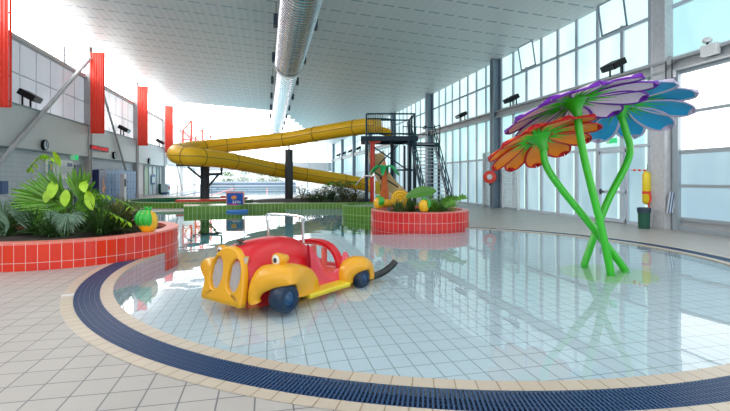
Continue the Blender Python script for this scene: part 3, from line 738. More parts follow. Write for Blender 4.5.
# shrubs behind the green wall
def shrub(label, loc, rx, rz, n, m, seed):
    random.seed(seed); t = thing('shrub', label, 'shrub', loc, group=None); mb = MB(); st = MB()
    for k in range(n):
        a = random.uniform(0, 2*PI); u = random.random()**.5; x = rx*u*math.cos(a); y = rx*.7*u*math.sin(a); z = rz*random.uniform(.1, 1)*math.sqrt(max(.05, 1-u*u))
        leaf(mb, (x, y, z), Vector((math.cos(a), math.sin(a), random.uniform(-.2, .8))), random.uniform(.16, .3), random.uniform(.05, .09), .5, .15, n=3)
    for k in range(8):
        a = k*.8; st.tube([(0, 0, -.02), (rx*.6*math.cos(a), rx*.4*math.sin(a), rz*.7)], .015, 5)
    mb.build('foliage', m, t); st.build('stem', 'stalk', t)
for i, (px, d, rx, rz, n, m, lab) in enumerate([
    (313, 25.5, .55, .55, 220, 'leafo', 'low olive shrub nearest the post at the left of the bed'),
    (321, 25.0, .6, .85, 300, 'leafd', 'olive green shrub second from the left behind the green wall'),
    (332, 25.2, .7, 1.15, 420, 'leafd', 'tall dark shrub in the middle of the bed behind the green wall'),
    (343, 25.0, .7, 1.25, 420, 'leafd', 'tallest dark shrub of the bed, below the lower slide tube'),
    (354, 24.6, .6, .85, 320, 'leafo', 'bushy shrub at the right end of the bed beside the tower legs'),
    (302, 26.3, .4, 1.0, 140, 'leafo', 'thin yellowish shrub just right of the tall dark post')]):
    p = P(px, 200, d); shrub(lab, (p.x, p.y, .24), rx, rz, n, m, 80+i)
t = thing('young_palm', 'young palm with a few arching green fronds among the dark shrubs', 'palm', tuple(P(343, 196, 24.3))); mb = MB(); st = MB()
for k in range(7):
    a = k*.9; pinnate(mb, st, [(0, 0, 0), (.3*math.cos(a), .3*math.sin(a), .6), (.7*math.cos(a), .7*math.sin(a), .8), (1.0*math.cos(a), 1.0*math.sin(a), .6)], .25, .04)
mb.build('foliage', 'leafm', t); st.build('stem', 'stalk', t)

# ------------------------------------------------------------------ fruit shaped water toys
W['fruity'] = mat('fruit yellow', (.90, .50, .01), .3, coat=.3); W['fruitg'] = mat('fruit leaf green', (.03, .48, .05), .3, coat=.3)
def fruit_toy(label, loc, s, rz):
    t = thing('fruit_toy', label, 'water toy', loc, rz); b = MB()
    b.lathe([(.001, 0), (.07, .0), (.10, .04), (.115, .10), (.11, .17), (.085, .22), (.04, .25), (.001, .255)], 20, M=Matrix.Scale(s, 4)); b.build('body', 'fruity', t, True)
    g = MB()
    for k in range(7):
        a = PI*.9+k*.42; vs = []; fs = []; n = 6
        for i in range(n+1):
            u = i/n; z = .27-.25*u; r = .03+.10*math.sin(PI*min(.93, .12+u*.85)); wv = .05*math.sin(PI*(u*.9+.08))
            for q in (-1, 0, 1):
                aa = a+q*wv/max(r, .03)*.6; rr = r+(.022 if q == 0 else .012); vs.append((s*rr*math.cos(aa), s*rr*math.sin(aa), s*z))
        for i in range(n):
            for q in range(2): fs.append((3*i+q, 3*i+q+1, 3*i+q+4, 3*i+q+3))
        g.add(vs, fs)
    for k in range(5):
        a = k*1.26; g.lathe([(.03*s, 0), (.02*s, .05*s), (.001, .09*s)], 6, M=Matrix.Translation((0, 0, .235*s)) @ Matrix.Rotation(.6, 4, Vector((math.cos(a), math.sin(a), 0))))
    g.build('leaf_wrap', 'fruitg', t, True)
    n_ = MB(); n_.lathe([(.05*s, -.005), (.05*s, .012*s), (.001, .014*s)], 12); n_.build('base', 'black', t); return t
q = P(148, 232, 8.75); fruit_toy('yellow fruit shaped water toy wrapped in green leaves on the large planter rim', (q.x, q.y, .463), 1.6, -.3)
q = P(424, 214, 12.9); fruit_toy('orange yellow fruit shaped toy with green leaves on the front rim of the small planter', (q.x, q.y, .553), 1.35, 2.5)
q = P(378.5, 211, 14.2); fruit_toy('yellow and green fruit shaped toy at the left rim of the small planter', (q.x, q.y, .553), 1.4, 1.9)
q = P(389, 201, 14.3)
t = thing('water_cannon', 'short yellow horizontal pipe beside the left fruit toy', 'water toy', (q.x, q.y, .45)); b = MB(); b.tube([(-.28, 0, .26), (.18, 0, .26)], .13, 16); b.build('barrel', 'fruity', t, True)
b = MB(); b.tube([(0, 0, 0), (0, 0, .2)], .05, 10); b.build('stand', 'steel', t)
q = P(400, 193, 14.0)
t = thing('yellow_disc_toy', 'large round yellow ridged disc toy standing among the planter grasses', 'water toy', (q.x, q.y, .45)); b = MB()
rings = [(.001, .03), (.06, .05), (.09, .02), (.15, .035), (.19, .015), (.24, .03), (.28, .01), (.305, .02), (.305, -.03), (.001, -.03)]
b.lathe(rings, 32, M=Matrix.Translation((0, 0, .40)) @ Matrix.Rotation(PI/2, 4, 'X')); b.build('disc', 'fruity', t, True)
b = MB(); b.tube([(0, .04, 0), (0, .04, .3)], .03, 8); b.build('stand', 'steel', t)
# sculpted palm toy
q = P(384.5, 205, 17.2)
t = thing('palm_tree_toy', 'sculpted palm tree water toy with orange brown trunk and green drooping leaves', 'water toy', (q.x, q.y, .35)); b = MB(); pr = []
for i in range(14):
    z = i*.115; r = .22-.012*i; pr += [(r, z), (r+.018, z+.09)]
b.lathe(pr+[(.001, 1.66)], 16); b.build('trunk', mat('trunk orange', (.62, .15, .04), .45), t, True)
for k in range(6):
    a = k*PI/3+.15; l = MB(); secs = []
    for i in range(9):
        u = i/8; x = .03+.62*u; z = 1.58+.22*math.sin(u*PI*.62)-.42*u*u*1.15; w = .02+.11*math.sin(PI*min(.97, .1+u*.85)); h = .05*(1-u*.5)
        secs.append([(x*math.cos(a)-yy*math.sin(a), x*math.sin(a)+yy*math.cos(a), z+zz) for yy, zz in ((-w, -.02), (-w*.6, h*.6), (0, h), (w*.6, h*.6), (w, -.02), (0, -.01))])
    l.loft(secs); l.build('palm_leaf', mat('palm toy green', (.01, .38, .10), .3), t, True)
l = MB(); l.lathe([(.08, 1.62), (.06, 1.75), (.001, 1.93)], 10); l.build('trunk_tip', mat('trunk orange', (.62, .15, .04), .45), t, True)
# stainless shower arch
q = P(374.5, 205, 16.4); mb = MB(); q2 = P(356, 186, 16.4); hz = EYE+(HZ-176.5)*16.4/F
mb.tube(smoothpath([(q.x, q.y, -.8), (q.x, q.y, hz-.05), (q.x-.08, q.y, hz), (q.x-.4, q.y+.02, hz), (q2.x, q2.y, EYE+(HZ-185)*16.4/F)], 6), .028, 8)
tag(mb.build('shower_arch', 'chrome'), 'bent stainless steel shower pipe beside the sculpted palm toy', 'shower')

# ------------------------------------------------------------------ flowers
def flower(label, centre, bottom, ctrl, R, npet, tilt, cols, wpet, seed, cup=.18):
    random.seed(seed); c = Vector(centre); t = thing('flower_fountain', label, 'water toy', tuple(Vector(bottom))); b0 = Vector(bottom)
    pts = smoothpath([Vector((0, 0, 0))]+[Vector(k)-b0 for k in ctrl]+[c-b0], 8)
    s = MB(); s.tube(pts, .062, 16); s.build('stem', 'green', t, True)
    f = MB(); f.lathe([(.13, -.24), (.13, -.21), (.07, -.19), (.07, -.02)], 14, M=Matrix.Translation((0, 0, 0))); 
    # frame of the disc
    ax, ay = tilt
    T = Matrix.Translation(c-b0) @ Matrix.Rotation(-TH, 4, 'Z') @ Matrix.Rotation(math.radians(ay), 4, 'Y') @ Matrix.Rotation(math.radians(ax), 4, 'X')
    k = MB(); k.lathe([(.062, -.10), (.075, -.02), (.11, .07), (.19, .16), (.30, .215), (.001, .25)], 20, M=T)
    # green streaks under the petals
    for i in range(npet*3):
        a = 2*PI*i/(npet*3)+.02; r0, r1 = .24, R*random.uniform(.50, .62); n = 4; vs = []; fs = []
        for j in range(n+1):
            u = j/n; r = r0+(r1-r0)*u; z = .185+.0*u-cup*(r/R)**2*1.0+.012; w = .034*(1-u)+.003
            for q_, zz in ((-w, .004), (0, -.014*(1-u)-.004), (w, .004)):
                vs.append((r*math.cos(a)-q_*math.sin(a), r*math.sin(a)+q_*math.cos(a), z+zz-.012))
        for j in range(n):
            for q_ in range(2): fs.append((3*j+q_, 3*j+3+q_, 3*j+4+q_, 3*j+1+q_))
        k.add(vs, fs, 0, T)
    k.build('calyx', 'green', t, True)
    for i in range(npet):
        a = 2*PI*(i+.5*(seed % 2))/npet; lvl = .02*(i % 2); NU, NV = 16, 12; vs = []; fs = []; mi = []
        for j in range(NU+1):
            u = j/NU; wid = wpet*(math.sin(PI/2*min(1, u/.68))**.8 if u < .68 else math.sqrt(max(0, 1-((u-.68)/.32)**2)))
            wid = max(wid, .012); r = .16+(R-.16)*u
            for q_ in range(NV+1):
                v = -1+2*q_/NV; y = v*wid; z = .20-cup*(r/R)**2+lvl-.05*(v*v)*(.3+u)
                vs.append((r*math.cos(a)-y*math.sin(a), r*math.sin(a)+y*math.cos(a), z))
        m_ = MB()
        for j in range(NU):
            for q_ in range(NV):
                edge = q_ in (0, NV-1) or j >= NU-1
                o = j*(NV+1)+q_; fs.append((o, o+NV+1, o+NV+2, o+1)); mi.append(1 if edge else 0)
        m_.add(vs, fs, 0, T); m_.m = mi
        m_.build('petal', cols, t, True, solid=.02)
    return t
W['pet_o'] = mat('petal orange', (.90, .24, .01), .4, spec=.3, noise=.12, nscale=2); W['pet_or'] = mat('petal crimson edge', (.55, .01, .015), .4, spec=.3)
W['pet_p'] = mat('petal lilac white', (.80, .64, .82), .4, spec=.3, noise=.1, nscale=2); W['pet_pr'] = mat('petal purple edge', (.17, .015, .42), .4, spec=.3)
W['pet_b'] = mat('petal blue', (.015, .34, .66), .4, spec=.3, noise=.1, nscale=2); W['pet_br'] = mat('petal lilac edge', (.60, .52, .70), .4, spec=.3)
ba = P(624, 268.5, 7.42); ba.z = -.10; bb = P(610.5, 271, 7.2); bb.z = -.10; bc = P(584.8, 263, 7.86); bc.z = -.10
flower('orange petalled giant flower on a leaning green stem, lowest and leftmost of the three', P(543, 146, 7.7), ba, [P(624, 268.5, 7.42), P(590, 224, 7.5), P(560, 187, 7.6), P(546, 165, 7.68)], .98, 11, (-22, -14), ['pet_o', 'pet_or'], .23, 1)
flower('white and purple petalled giant flower on a green stem, middle and highest of the three', P(577, 112, 7.3), bb, [P(610.5, 271, 7.2), P(600, 222, 7.25), P(586, 165, 7.3), P(580, 135, 7.3)], 1.18, 11, (-14, -12), ['pet_p', 'pet_pr'], .28, 2)
flower('blue petalled giant flower on a bulging green stem, rightmost of the three', P(621, 114, 8.0), bc, [P(584.8, 263, 7.86), P(606, 205, 7.9), P(626, 165, 7.95), P(630, 148, 8.0), P(626, 132, 8.0)], 1.16, 11, (-20, 5), ['pet_b', 'pet_br'], .27, 3)
mb = MB(); q = P(607, 267, 7.45); mb.lathe([(.74, -.10), (.74, -.085), (.001, -.08)], 40, c=(q.x, q.y, 0)); tag(mb.build('round_plate', mat('base green', (.46, .66, .40), .4)), 'yellow green round base plate under the water where the three flower stems meet', 'base plate')
mb = MB(); q = P(648, 272, 7.2); mb.lathe([(.12, -.10), (.12, -.09), (.001, -.088)], 20, c=(q.x, q.y, 0)); tag(mb.build('floor_nozzle', mat('nozzle yellow', (.75, .75, .02), .4)), 'small yellow disc on the pool floor right of the flower base', 'nozzle')  # yellow reflection in the water put in as a coloured disc

# ------------------------------------------------------------------ toy car
rr_ = Vector((.755, .656)).normalized(); ang = math.atan2(rr_.y, rr_.x)
CAR = thing('toy_car', 'red and yellow children\'s car with eyed headlights wading in the shallow pool', 'toy car', (.27, 5.3, .0), ang)
NC = .93
def prof_arch(s, hw, h, z0, n=16, pw=2.6):
    out = []
    for i in range(n+1):
        a = PI*i/n; cx = math.cos(a); sx = math.sin(a)
        out.append((s, NC-hw*math.copysign(abs(cx)**(2/pw), cx), z0+(h-z0)*abs(sx)**(2/pw)))
    return out
b = MB(); z0 = -.10
b.loft([prof_arch(s, hw, h, z0) for s, hw, h in ((-.16, .36, .52), (-.12, .40, .60), (-.04, .43, .635), (.1, .46, .665), (.35, .49, .685), (.6, .52, .69), (.78, .53, .67), (.90, .54, .62), (.97, .54, .55), (1.0, .53, .46))])
b.build('hood', 'carred', CAR, True)
# lower tub with cut-down sides: outer skin loft along s
t_secs = [(.72, .56, .60), (.84, .565, .50), (.94, .57, .36), (1.04, .57, .22), (1.14, .57, .15), (1.25, .57, .14), (1.36, .57, .19), (1.46, .565, .29), (1.52, .56, .40), (1.58, .55, .38), (1.70, .53, .26), (1.85, .48, .20), (2.08, .40, .08), (2.14, .34, .0)]
b = MB()
for sg in (-1, 1):
    vs = []; fs = []
    for s, hw, h in t_secs:
        for (dn, z) in ((hw+.035, -.10), (hw+.045, .02), (hw+.02, h*.6), (hw-.01, h-.02), (hw-.03, h), (hw-.055, h-.01), (hw-.06, -.08)):
            vs.append((s, NC+sg*dn, z))
    K = 7
    for i in range(len(t_secs)-1):
        for k in range(K-1): fs.append((K*i+k, K*(i+1)+k, K*(i+1)+k+1, K*i+k+1))
    b.add(vs, fs)
b.build('side_panel', mat('car pink red', (.72, .05, .09), .2, coat=.5), CAR, True)
b = MB(); b.loft([prof_arch(s, hw, h, -.1, 16, 2.4) for s, hw, h in ((1.50, .53, .15), (1.62, .53, .17), (1.78, .5, .15), (1.95, .45, .10), (2.08, .36, .04), (2.13, .28, -.02))]); b.build('tail', 'carred', CAR, True)
# seat and floor
b = MB(); b.box((1.05, NC-.51, -.10), (1.5, NC+.51, .13)); b.build('seat', 'salmon', CAR, bevel=.03)
# seat-back arch with two window openings
def archpts(hw, h, zb, n=18, pw=2.5):
    return [(NC-hw*math.copysign(abs(math.cos(PI*i/n))**(2/pw), math.cos(PI*i/n)), zb+(h-zb)*math.sin(PI*i/n)**(2/pw)) for i in range(n+1)]
def plate_ring(mb, outer, inner, s0, s1):
    n = len(outer)
    for (s, fl) in ((s0, 0), (s1, 1)):
        vs = [(s, y, z) for y, z in outer]+[(s, y, z) for y, z in inner]; fs = [(i, i+1, n+i+1, n+i) for i in range(n-1)]; mb.add(vs, fs)
    for ring_ in (outer, inner):
        vs = [(s0, y, z) for y, z in ring_]+[(s1, y, z) for y, z in ring_]; mb.add(vs, [(i, i+1, n+i+1, n+i) for i in range(n-1)])
b = MB(); plate_ring(b, archpts(.57, .56, .0), archpts(.53, .52, .0), 1.34, 1.48); b.build('back_arch', 'carred', CAR, True)
b = MB(); plate_ring(b, archpts(.53, .52, .0), archpts(.48, .475, .15), 1.38, 1.44)
b.box((1.36, NC-.47, .08), (1.44, NC+.47, .17))
for yy in (-.22, 0, .22): b.box((1.365, NC+yy-.028, .1), (1.435, NC+yy+.028, .46-.25*yy*yy))
b.build('window_frame', mat('salmon pink', (.85, .22, .18), .3), CAR)
# grille shell
b = MB(); secs = []
def gr(k, s, zb=-.1, lean=.0): return [(s+lean*(z-zb), y, z) for y, z in archpts(.415*k, zb+(.64-zb)*(.5+.5*k), zb, 24, 2.2)]
hole = []
def sheet_with_holes():
    bm = bmesh.new()
    outer = [(y, z) for y, z in archpts(.41, .63, -.06, 30, 2.2)]
    loops = [outer]
    for sg in (-1, 1):
        loops.append([(NC+sg*.178+.125*math.cos(a)*(1-.06*math.sin(a)), .29+.205*math.sin(a)) for a in [2*PI*i/28 for i in range(28)]])
    for lp in loops:
        vs = [bm.verts.new((0, y, z)) for y, z in lp]
        for i in range(len(vs)): bm.edges.new((vs[i], vs[(i+1) % len(vs)]))
    bmesh.ops.triangle_fill(bm, use_beauty=True, edges=bm.edges[:])
    ret = bmesh.ops.extrude_face_region(bm, geom=bm.faces[:]+bm.edges[:]+bm.verts[:])
    for v in [g for g in ret['geom'] if isinstance(g, bmesh.types.BMVert)]: v.co.x -= .10
    bmesh.ops.recalc_face_normals(bm, faces=bm.faces[:])
    for v in bm.verts: v.co.x += -.24+.16*(v.co.z+.1)/.7
    me = bpy.data.meshes.new('grille_shell'); bm.to_mesh(me); bm.free(); me.materials.append(W['caryel'])
    o = bpy.data.objects.new('grille_shell', me); C.objects.link(o); o.parent = CAR
    k = o.modifiers.new('b', 'BEVEL'); k.width = .022; k.segments = 3; k.limit_method = 'ANGLE'; k.angle_limit = math.radians(50)
    me.polygons.foreach_set('use_smooth', [True]*len(me.polygons)); 
    return o
sheet_with_holes()
for sg in (-1, 1):
    b = MB(); c0 = NC+sg*.185; b.box((-.115, c0-.13, .0), (-.10, c0+.13, .53), 0, Matrix.Shear('YZ' if False else 'XY', 4, (0, 0)))
    b = MB()
    zf = lambda z: -.26+.16*(z+.1)/.7
    b.add([(zf(0)-.0, c0-.135, 0), (zf(0), c0+.135, 0), (zf(.53), c0+.135, .53), (zf(.53), c0-.135, .53)], [(0, 1, 2, 3)], 0)
    for k in range(8):
        y = c0-.105+k*.03; b.add([(zf(.03)-.03, y-.006, .03), (zf(.03)-.03, y+.006, .03), (zf(.51)-.03, y+.006, .51), (zf(.51)-.03, y-.006, .51), (zf(.03), y-.006, .03), (zf(.03), y+.006, .03), (zf(.51), y+.006, .51), (zf(.51), y-.006, .51)], [(0, 1, 2, 3), (4, 7, 6, 5), (0, 3, 7, 4), (1, 5, 6, 2)], 1)
    b.build('grille', [mat('grille tan', (.55, .38, .12), .5), mat('grille bars', (.62, .60, .62), .3)], CAR)
# fenders
def fender(s0, z0, r, R, fr, bk, n0, n1, sg, taper=.0, name='fender', m='caryel'):
    mb = MB(); secs = []; N = 26
    for i in range(N+1):
        a = math.radians(-14+208*i/N); ca, sa = math.cos(a), math.sin(a)
        kx = bk if ca > 0 else fr
        tin = (taper if ca < 0 else taper*.35)*abs(ca)**1.6
        def pt(nn, rad, xs):
            n_ = n0+(n1-n0)*(nn+(1-nn)*tin); n_ = n_ if sg < 0 else 2*NC-n_
            return (s0+rad*ca*xs, n_, z0+rad*sa*(1 if sa > 0 else .6))
        mid = r+(R-r)*.5
        sec = [pt(.02, r, 1+(kx-1)*.15), pt(-.02, r+.02, 1+(kx-1)*.2), pt(.02, mid, 1+(kx-1)*.6), pt(.16, R-.035, kx), pt(.36, R, kx), pt(.7, R, kx), pt(1, R-.03, kx), pt(1, r, 1)]
        secs.append(sec)
    mb.loft(secs); return mb.build(name, m, CAR, True, bevel=0)
for sg in (-1, 1):
    fender(0.04, .045, .185, .40 if sg < 0 else .34, .72 if sg < 0 else .6, 1.85, .0, .50, sg, .75)
    fender(1.60, .0, .15, .33, .95, 1.15, .04, .40, sg, .4)
def wheel(s, z, r, sg, n0, w):
    t_ = MB(); n_c = n0 if sg < 0 else 2*NC-n0; d = 1 if sg < 0 else -1
    M = Matrix.Translation((s, n_c, z)) @ Matrix.Rotation(-PI/2*d, 4, 'X')
    t_.lathe([(r*.5, .0), (r*.86, -.0), (r, .035), (r, w-.03), (r*.9, w), (.001, w)], 28, M=M)
    o = t_.build('wheel', 'tyre', CAR, True)
    h = MB(); h.lathe([(.001, -.02), (r*.2, -.018), (r*.28, .0), (r*.5, .01), (r*.52, .0)], 20, M=M); h.build('hub_cap', mat('hub blue', (.008, .06, .16), .25), o, True)
for sg in (-1, 1):
    wheel(0.04, .055, .178, sg, .05 if sg < 0 else .30, .2); wheel(1.60, .015, .14, sg, .08, .16)
    # running board
    b = MB(); n0, n1 = (.10, .38) if sg < 0 else (2*NC-.38, 2*NC-.10)
    b.box((.45, n0, -.05), (1.30, n1, .02)); b.build('running_board', mat('board yellow', (.80, .62, .02), .3), CAR, bevel=.02)
    # eye headlight
    n_ = .32 if sg < 0 else 2*NC-.40
    b = MB(); M = Matrix.Translation((.09, n_, .49)) @ Matrix.Rotation(-PI/2, 4, 'Y')
    b.lathe([(.001, -.20), (.045, -.16), (.078, -.06), (.088, .0), (.084, .025), (.068, .03)], 20, M=M); o = b.build('headlight', 'caryel', CAR, True)
    b = MB(); b.lathe([(.068, .027), (.045, .04), (.001, .044)], 20, M=M); b.build('eye', mat('eye white', (.85, .85, .8), .2), o, True)
    b = MB(); b.lathe([(.034, .040), (.022, .052), (.001, .054)], 14, M=M); b.build('pupil', mat('pupil dark', (.03, .04, .06), .2), o, True)
    b = MB(); b.tube([(.16, n_, .33), (.14, n_, .48)], .075, 12); b.build('light_stalk', 'caryel', o, True)
b = MB(); M = Matrix.Translation((-.0, NC, .635)); b.lathe([(.06, 0), (.05, .02), (.025, .025), (.025, .04), (.055, .05), (.055, .075), (.001, .085)], 14, M=M); b.build('radiator_cap', mat('cap bronze', (.08, .05, .04), .3), CAR, True)
b = MB(); b.tube(smoothpath([(.80, NC-.36, .60), (.78, NC-.37, .88), (.78, NC-.33, .97), (.78, NC+.33, .97), (.78, NC+.37, .88), (.80, NC+.36, .60)], 7), .020, 8); b.build('windscreen_rail', 'chrome', CAR, True)
b = MB(); b.tube(smoothpath([(1.75, .22, -.05), (1.95, .15, -.02), (2.12, .08, .03), (2.26, .03, .11), (2.32, .0, .17)], 5), [.055]*21, 12); b.build('exhaust_pipe', mat('pipe black', (.015, .017, .02), .25), CAR, True)
# ------------------------------------------------------------------ yellow tube slide and tower
pth = [P(*k) for k in ((392, 130.5, 25.3), (378, 126.5, 25.5), (360, 127, 26.2), (320, 133.3, 27.8), (289, 138.8, 29), (255, 142.5, 29.4), (230, 145, 29.2), (205, 147.5, 28.4), (188, 149.5, 26.8), (178, 152, 25), (176.5, 154.5, 23.5), (184, 156, 22.9), (198, 157, 23.2), (228, 160.5, 25.2), (267, 168, 28.3), (300, 174, 29.9), (340, 180, 31.3), (365, 184.5, 31.8), (380, 188, 31))]
SL = thing('tube_slide', 'yellow enclosed tube slide that runs from the tower, bends back and descends', 'slide', (pth[9].x, pth[9].y, 0))
o_ = Vector((pth[9].x, pth[9].y, 0)); sp_ = smoothpath([p-o_ for p in pth], 8)
b = MB(); b.tube(sp_[8:], .47, 24); b.build('tube', 'yellow', SL, True)
# open entry trough on the platform
b = MB(); secs = []
for i, p in enumerate(sp_[:10]):
    t_ = (sp_[min(i+1, 9)]-sp_[max(i-1, 0)]).normalized(); x = t_.cross(Vector((0, 0, 1))).normalized(); h = .12+.30*i/9
    secs.append([p+x*(.46*math.cos(a))+Vector((0, 0, .46*math.sin(a)*(1 if math.sin(a) < 0 else h)-.0)) for a in [PI+PI*k/12 for k in range(13)]]+[p+x*(.42*math.cos(a))+Vector((0, 0, .42*math.sin(a)+.0)) for a in [2*PI-PI*k/12 for k in range(13)]])
b.loft(secs); b.build('entry_trough', 'yellow', SL, True)
# flanges and side seams
fl_ = [1+8*k for k in (2, 3, 4, 6, 7, 9, 11, 12, 13, 14, 15, 16)]
for i in fl_:
    p = sp_[i]; t_ = (sp_[i+1]-sp_[i-1]).normalized(); b = MB(); b.tube([p-t_*.018, p+t_*.018], .495, 24); b.build('flange', 'seam' if i % 3 else 'seam', SL, True)
b = MB(); side_l = []; side_r = []
for i in range(8, len(sp_)-1):
    t_ = (sp_[i+1]-sp_[i-1]); t_.z = 0; t_.normalize(); x = Vector((t_.y, -t_.x, 0)); side_l.append(sp_[i]+x*.475); side_r.append(sp_[i]-x*.475)
b.tube(side_l, .02, 6); b.tube(side_r, .02, 6); b.build('side_seam', 'seam', SL)
# second pale slide chute down from the tower
c2 = [P(*k) for k in ((376, 150, 26), (378, 163, 25.6), (384, 175, 25), (394, 187, 24), (401, 194, 22.6))]
t = thing('open_slide', 'pale yellow steep open chute seen between the tower legs', 'slide', (c2[-1].x, c2[-1].y, 0)); o_ = Vector((c2[-1].x, c2[-1].y, 0)); b = MB(); secs = []
pp_ = smoothpath([p-o_ for p in c2], 5)
for i, p in enumerate(pp_):
    t_ = (pp_[min(i+1, len(pp_)-1)]-pp_[max(i-1, 0)]).normalized(); x = t_.cross(Vector((0, 0, 1))).normalized(); z = x.cross(t_)
    secs.append([p+x*(.48*math.cos(a))+z*(.48*math.sin(a)) for a in [PI+PI*k/10 for k in range(11)]]+[p+x*(.45*math.cos(a))+z*(.45*math.sin(a)) for a in [2*PI-PI*k/10 for k in range(11)]])
b.loft(secs); b.build('chute', mat('pale yellow chute', (.85, .68, .36), .4), t, True)
b = MB(); b.tube([pp_[-1]+Vector((0, 0, -.1)), (pp_[-1].x, pp_[-1].y, 0)], .06, 8); b.build('support', 'navy', t); b = MB(); b.tube([pp_[8]+Vector((0, 0, -.3)), (pp_[8].x, pp_[8].y, 0)], .06, 8); b.build('support', 'navy', t)
# posts
def post(label, px, d, ztop, r, base_z=0):
    q = P(px, 200, d); t = thing('slide_post', label, 'post', (q.x, q.y, base_z)); b = MB(); b.tube([(0, 0, 0), (0, 0, ztop-base_z)], r, 16); b.build('shaft', 'dgrey', t, True)
    b = MB(); b.lathe([(r*1.9, 0), (r*1.9, .03), (r*1.0, .04)], 16)
    for k in range(6): b.lathe([(.02, .0), (.02, .08), (.001, .085)], 6, c=(r*1.5*math.cos(k), r*1.5*math.sin(k), 0))
    b.build('base_plate', 'dgrey', t); return t, q
t, q = post('tall dark grey post standing in front of the lower slide tube', 289, 28.6, EYE+29.5*28.6/F, .26)
b = MB(); zt_ = EYE+29.5*28.6/F; b.tube([(0, 0, zt_), (0, .1, zt_+.22)], .06, 8); b.build('saddle', 'seam', t)
t, q = post('dark post with branching brackets that carries the slide bend', 205, 26.4, EYE+14*26.4/F, .26, .0)
def q3(px, py, d=26.2): return P(px, py, d)-Vector((q.x, q.y, 0))
b = MB(); b.bar(q3(177, 164.5, 24.5), q3(206, 166), .16); b.bar(q3(177, 163.5, 24.5), q3(177, 159.5, 24.4), .12); b.bar(q3(188, 167), q3(204, 180), .10); b.bar(q3(205, 174.5), q3(222, 174), .16); b.bar(q3(221.5, 174), q3(221.5, 166.5, 25.2), .12); b.bar(q3(207, 188), q3(218, 175), .10)
b.build('bracket', 'dgrey', t)
# red downpipe
q = P(372.5, 200, 24.6); t = thing('red_pipe', 'red vertical pipe with a red bent head beside the tower legs', 'pipe', (q.x, q.y, .0)); b = MB(); zt_ = EYE+(HZ-143)*24.6/F
b.tube([(0, 0, 0), (0, 0, zt_)], .14, 12); b.build('shaft', 'red', t, True)
b = MB(); b.box((-.2, -.2, zt_), (.42, .2, zt_+.25)); b.build('head', 'red', t, bevel=.04)
# tower
TD = 24.3
t0_ = P(390, 137, TD); ZP = t0_.z; TW = thing('slide_tower', 'navy steel slide tower with railed platform and cross braces', 'tower', (t0_.x, t0_.y, 0)); to = Vector((t0_.x, t0_.y, 0))
def tp(px, z, dep=0.0):
    p = P(px, 179, TD+dep); return Vector((p.x-to.x, p.y-to.y, z))
DB = 2.6
def bpx(px): return tp(px, 0).x
xl, xr = tp(365.5, 0), tp(414, 0)
def L(px, z, back=0):
    v = tp(px, z); return Vector((v.x+back*S_, v.y+back*C_, v.z))
for px, bk in ((366.5, 0), (414.5, 0), (366.5, DB), (414.5, DB), (409.5, 0), (393, DB*.4)):
    b = MB(); b.bar(L(px, 0, bk), L(px, ZP-.1, bk), .16, .16); b.build('leg', 'navy', TW)
b = MB()
b.bar(L(362, ZP-.08, 0), L(417, ZP-.08, 0), .14, .26); b.bar(L(362, ZP-.08, DB), L(417, ZP-.08, DB), .14, .26)
b.bar(L(362, ZP-.08, 0), L(362, ZP-.08, DB), .14, .26); b.bar(L(417, ZP-.08, 0), L(417, ZP-.08, DB), .14, .26)
b.build('platform_beam', 'navy', TW)
b = MB(); b.add([L(361.5, ZP-.02, -.05), L(417.5, ZP-.02, -.05), L(417.5, ZP-.02, DB+.05), L(361.5, ZP-.02, DB+.05), L(361.5, ZP+.04, -.05), L(417.5, ZP+.04, -.05), L(417.5, ZP+.04, DB+.05), L(361.5, ZP+.04, DB+.05)], [(0, 3, 2, 1), (4, 5, 6, 7), (0, 1, 5, 4), (1, 2, 6, 5), (2, 3, 7, 6), (3, 0, 4, 7)]); b.build('platform_deck', 'teal', TW)
b = MB(); zb1 = EYE+(HZ-147)*TD/F; zb2 = EYE+(HZ-170)*TD/F
b.bar(L(374, zb1, .1), L(408, zb2, .1), .07); b.bar(L(374, zb2+.05, .1), L(398, zb1+.1, .1), .07); b.bar(L(392, zb2, .1), L(415, zb2, .1), .09); b.bar(L(374, zb2-.1, .2), L(406, EYE+(HZ-192)*TD/F, .2), .07)
b.bar(L(366.5, zb2, 0), L(366.5, zb2, DB), .08); b.bar(L(414.5, zb2, 0), L(414.5, zb2, DB), .08); b.bar(L(366.5, zb2, 0), L(366.5, ZP-.2, DB), .06)
b.build('cross_brace', 'navy', TW)
ZR = EYE+(HZ-113.8)*TD/F
def rail(name, pts, r=.045, m='teal'):
    b = MB(); b.tube(pts, r, 8); return b.build(name, m, TW)
b = MB()
for (a, c_) in (((366.5, 0), (414.5, 0)), ((366.5, DB), (414.5, DB)), ((414.5, 0), (414.5, DB*.55))):
    for z in (ZR, ZP+.18): b.tube([L(a[0], z, a[1]), L(c_[0], z, c_[1])], .045, 8)
for px, bk in ((366.5, 0), (414.5, 0), (366.5, DB), (414.5, DB), (414.5, DB*.55)): b.tube([L(px, ZP, bk), L(px, ZR, bk)], .055, 8)
b.tube(smoothpath([L(366.5, ZR-.28, 0), L(388, ZR-.28, 0), L(391.5, ZR-.42, 0), L(392, ZR-.6, 0), L(392, ZP, 0)], 4), .04, 8)
b.tube([L(409, ZP, 0), L(408, ZR-.5, 0), L(412, ZR-.1, 0)], .04, 6)
b.build('guard_rail', 'teal', TW)
b = MB(); px = 368.5
while px < 383: b.tube([L(px, ZP+.18, 0), L(px, ZR-.02, 0)], .014, 5); px += 1.75
px = 395
while px < 413: b.tube([L(px, ZP+.18, DB), L(px, ZR-.4, DB)], .012, 5); px += 2.2
b.build('baluster', 'teal', TW)
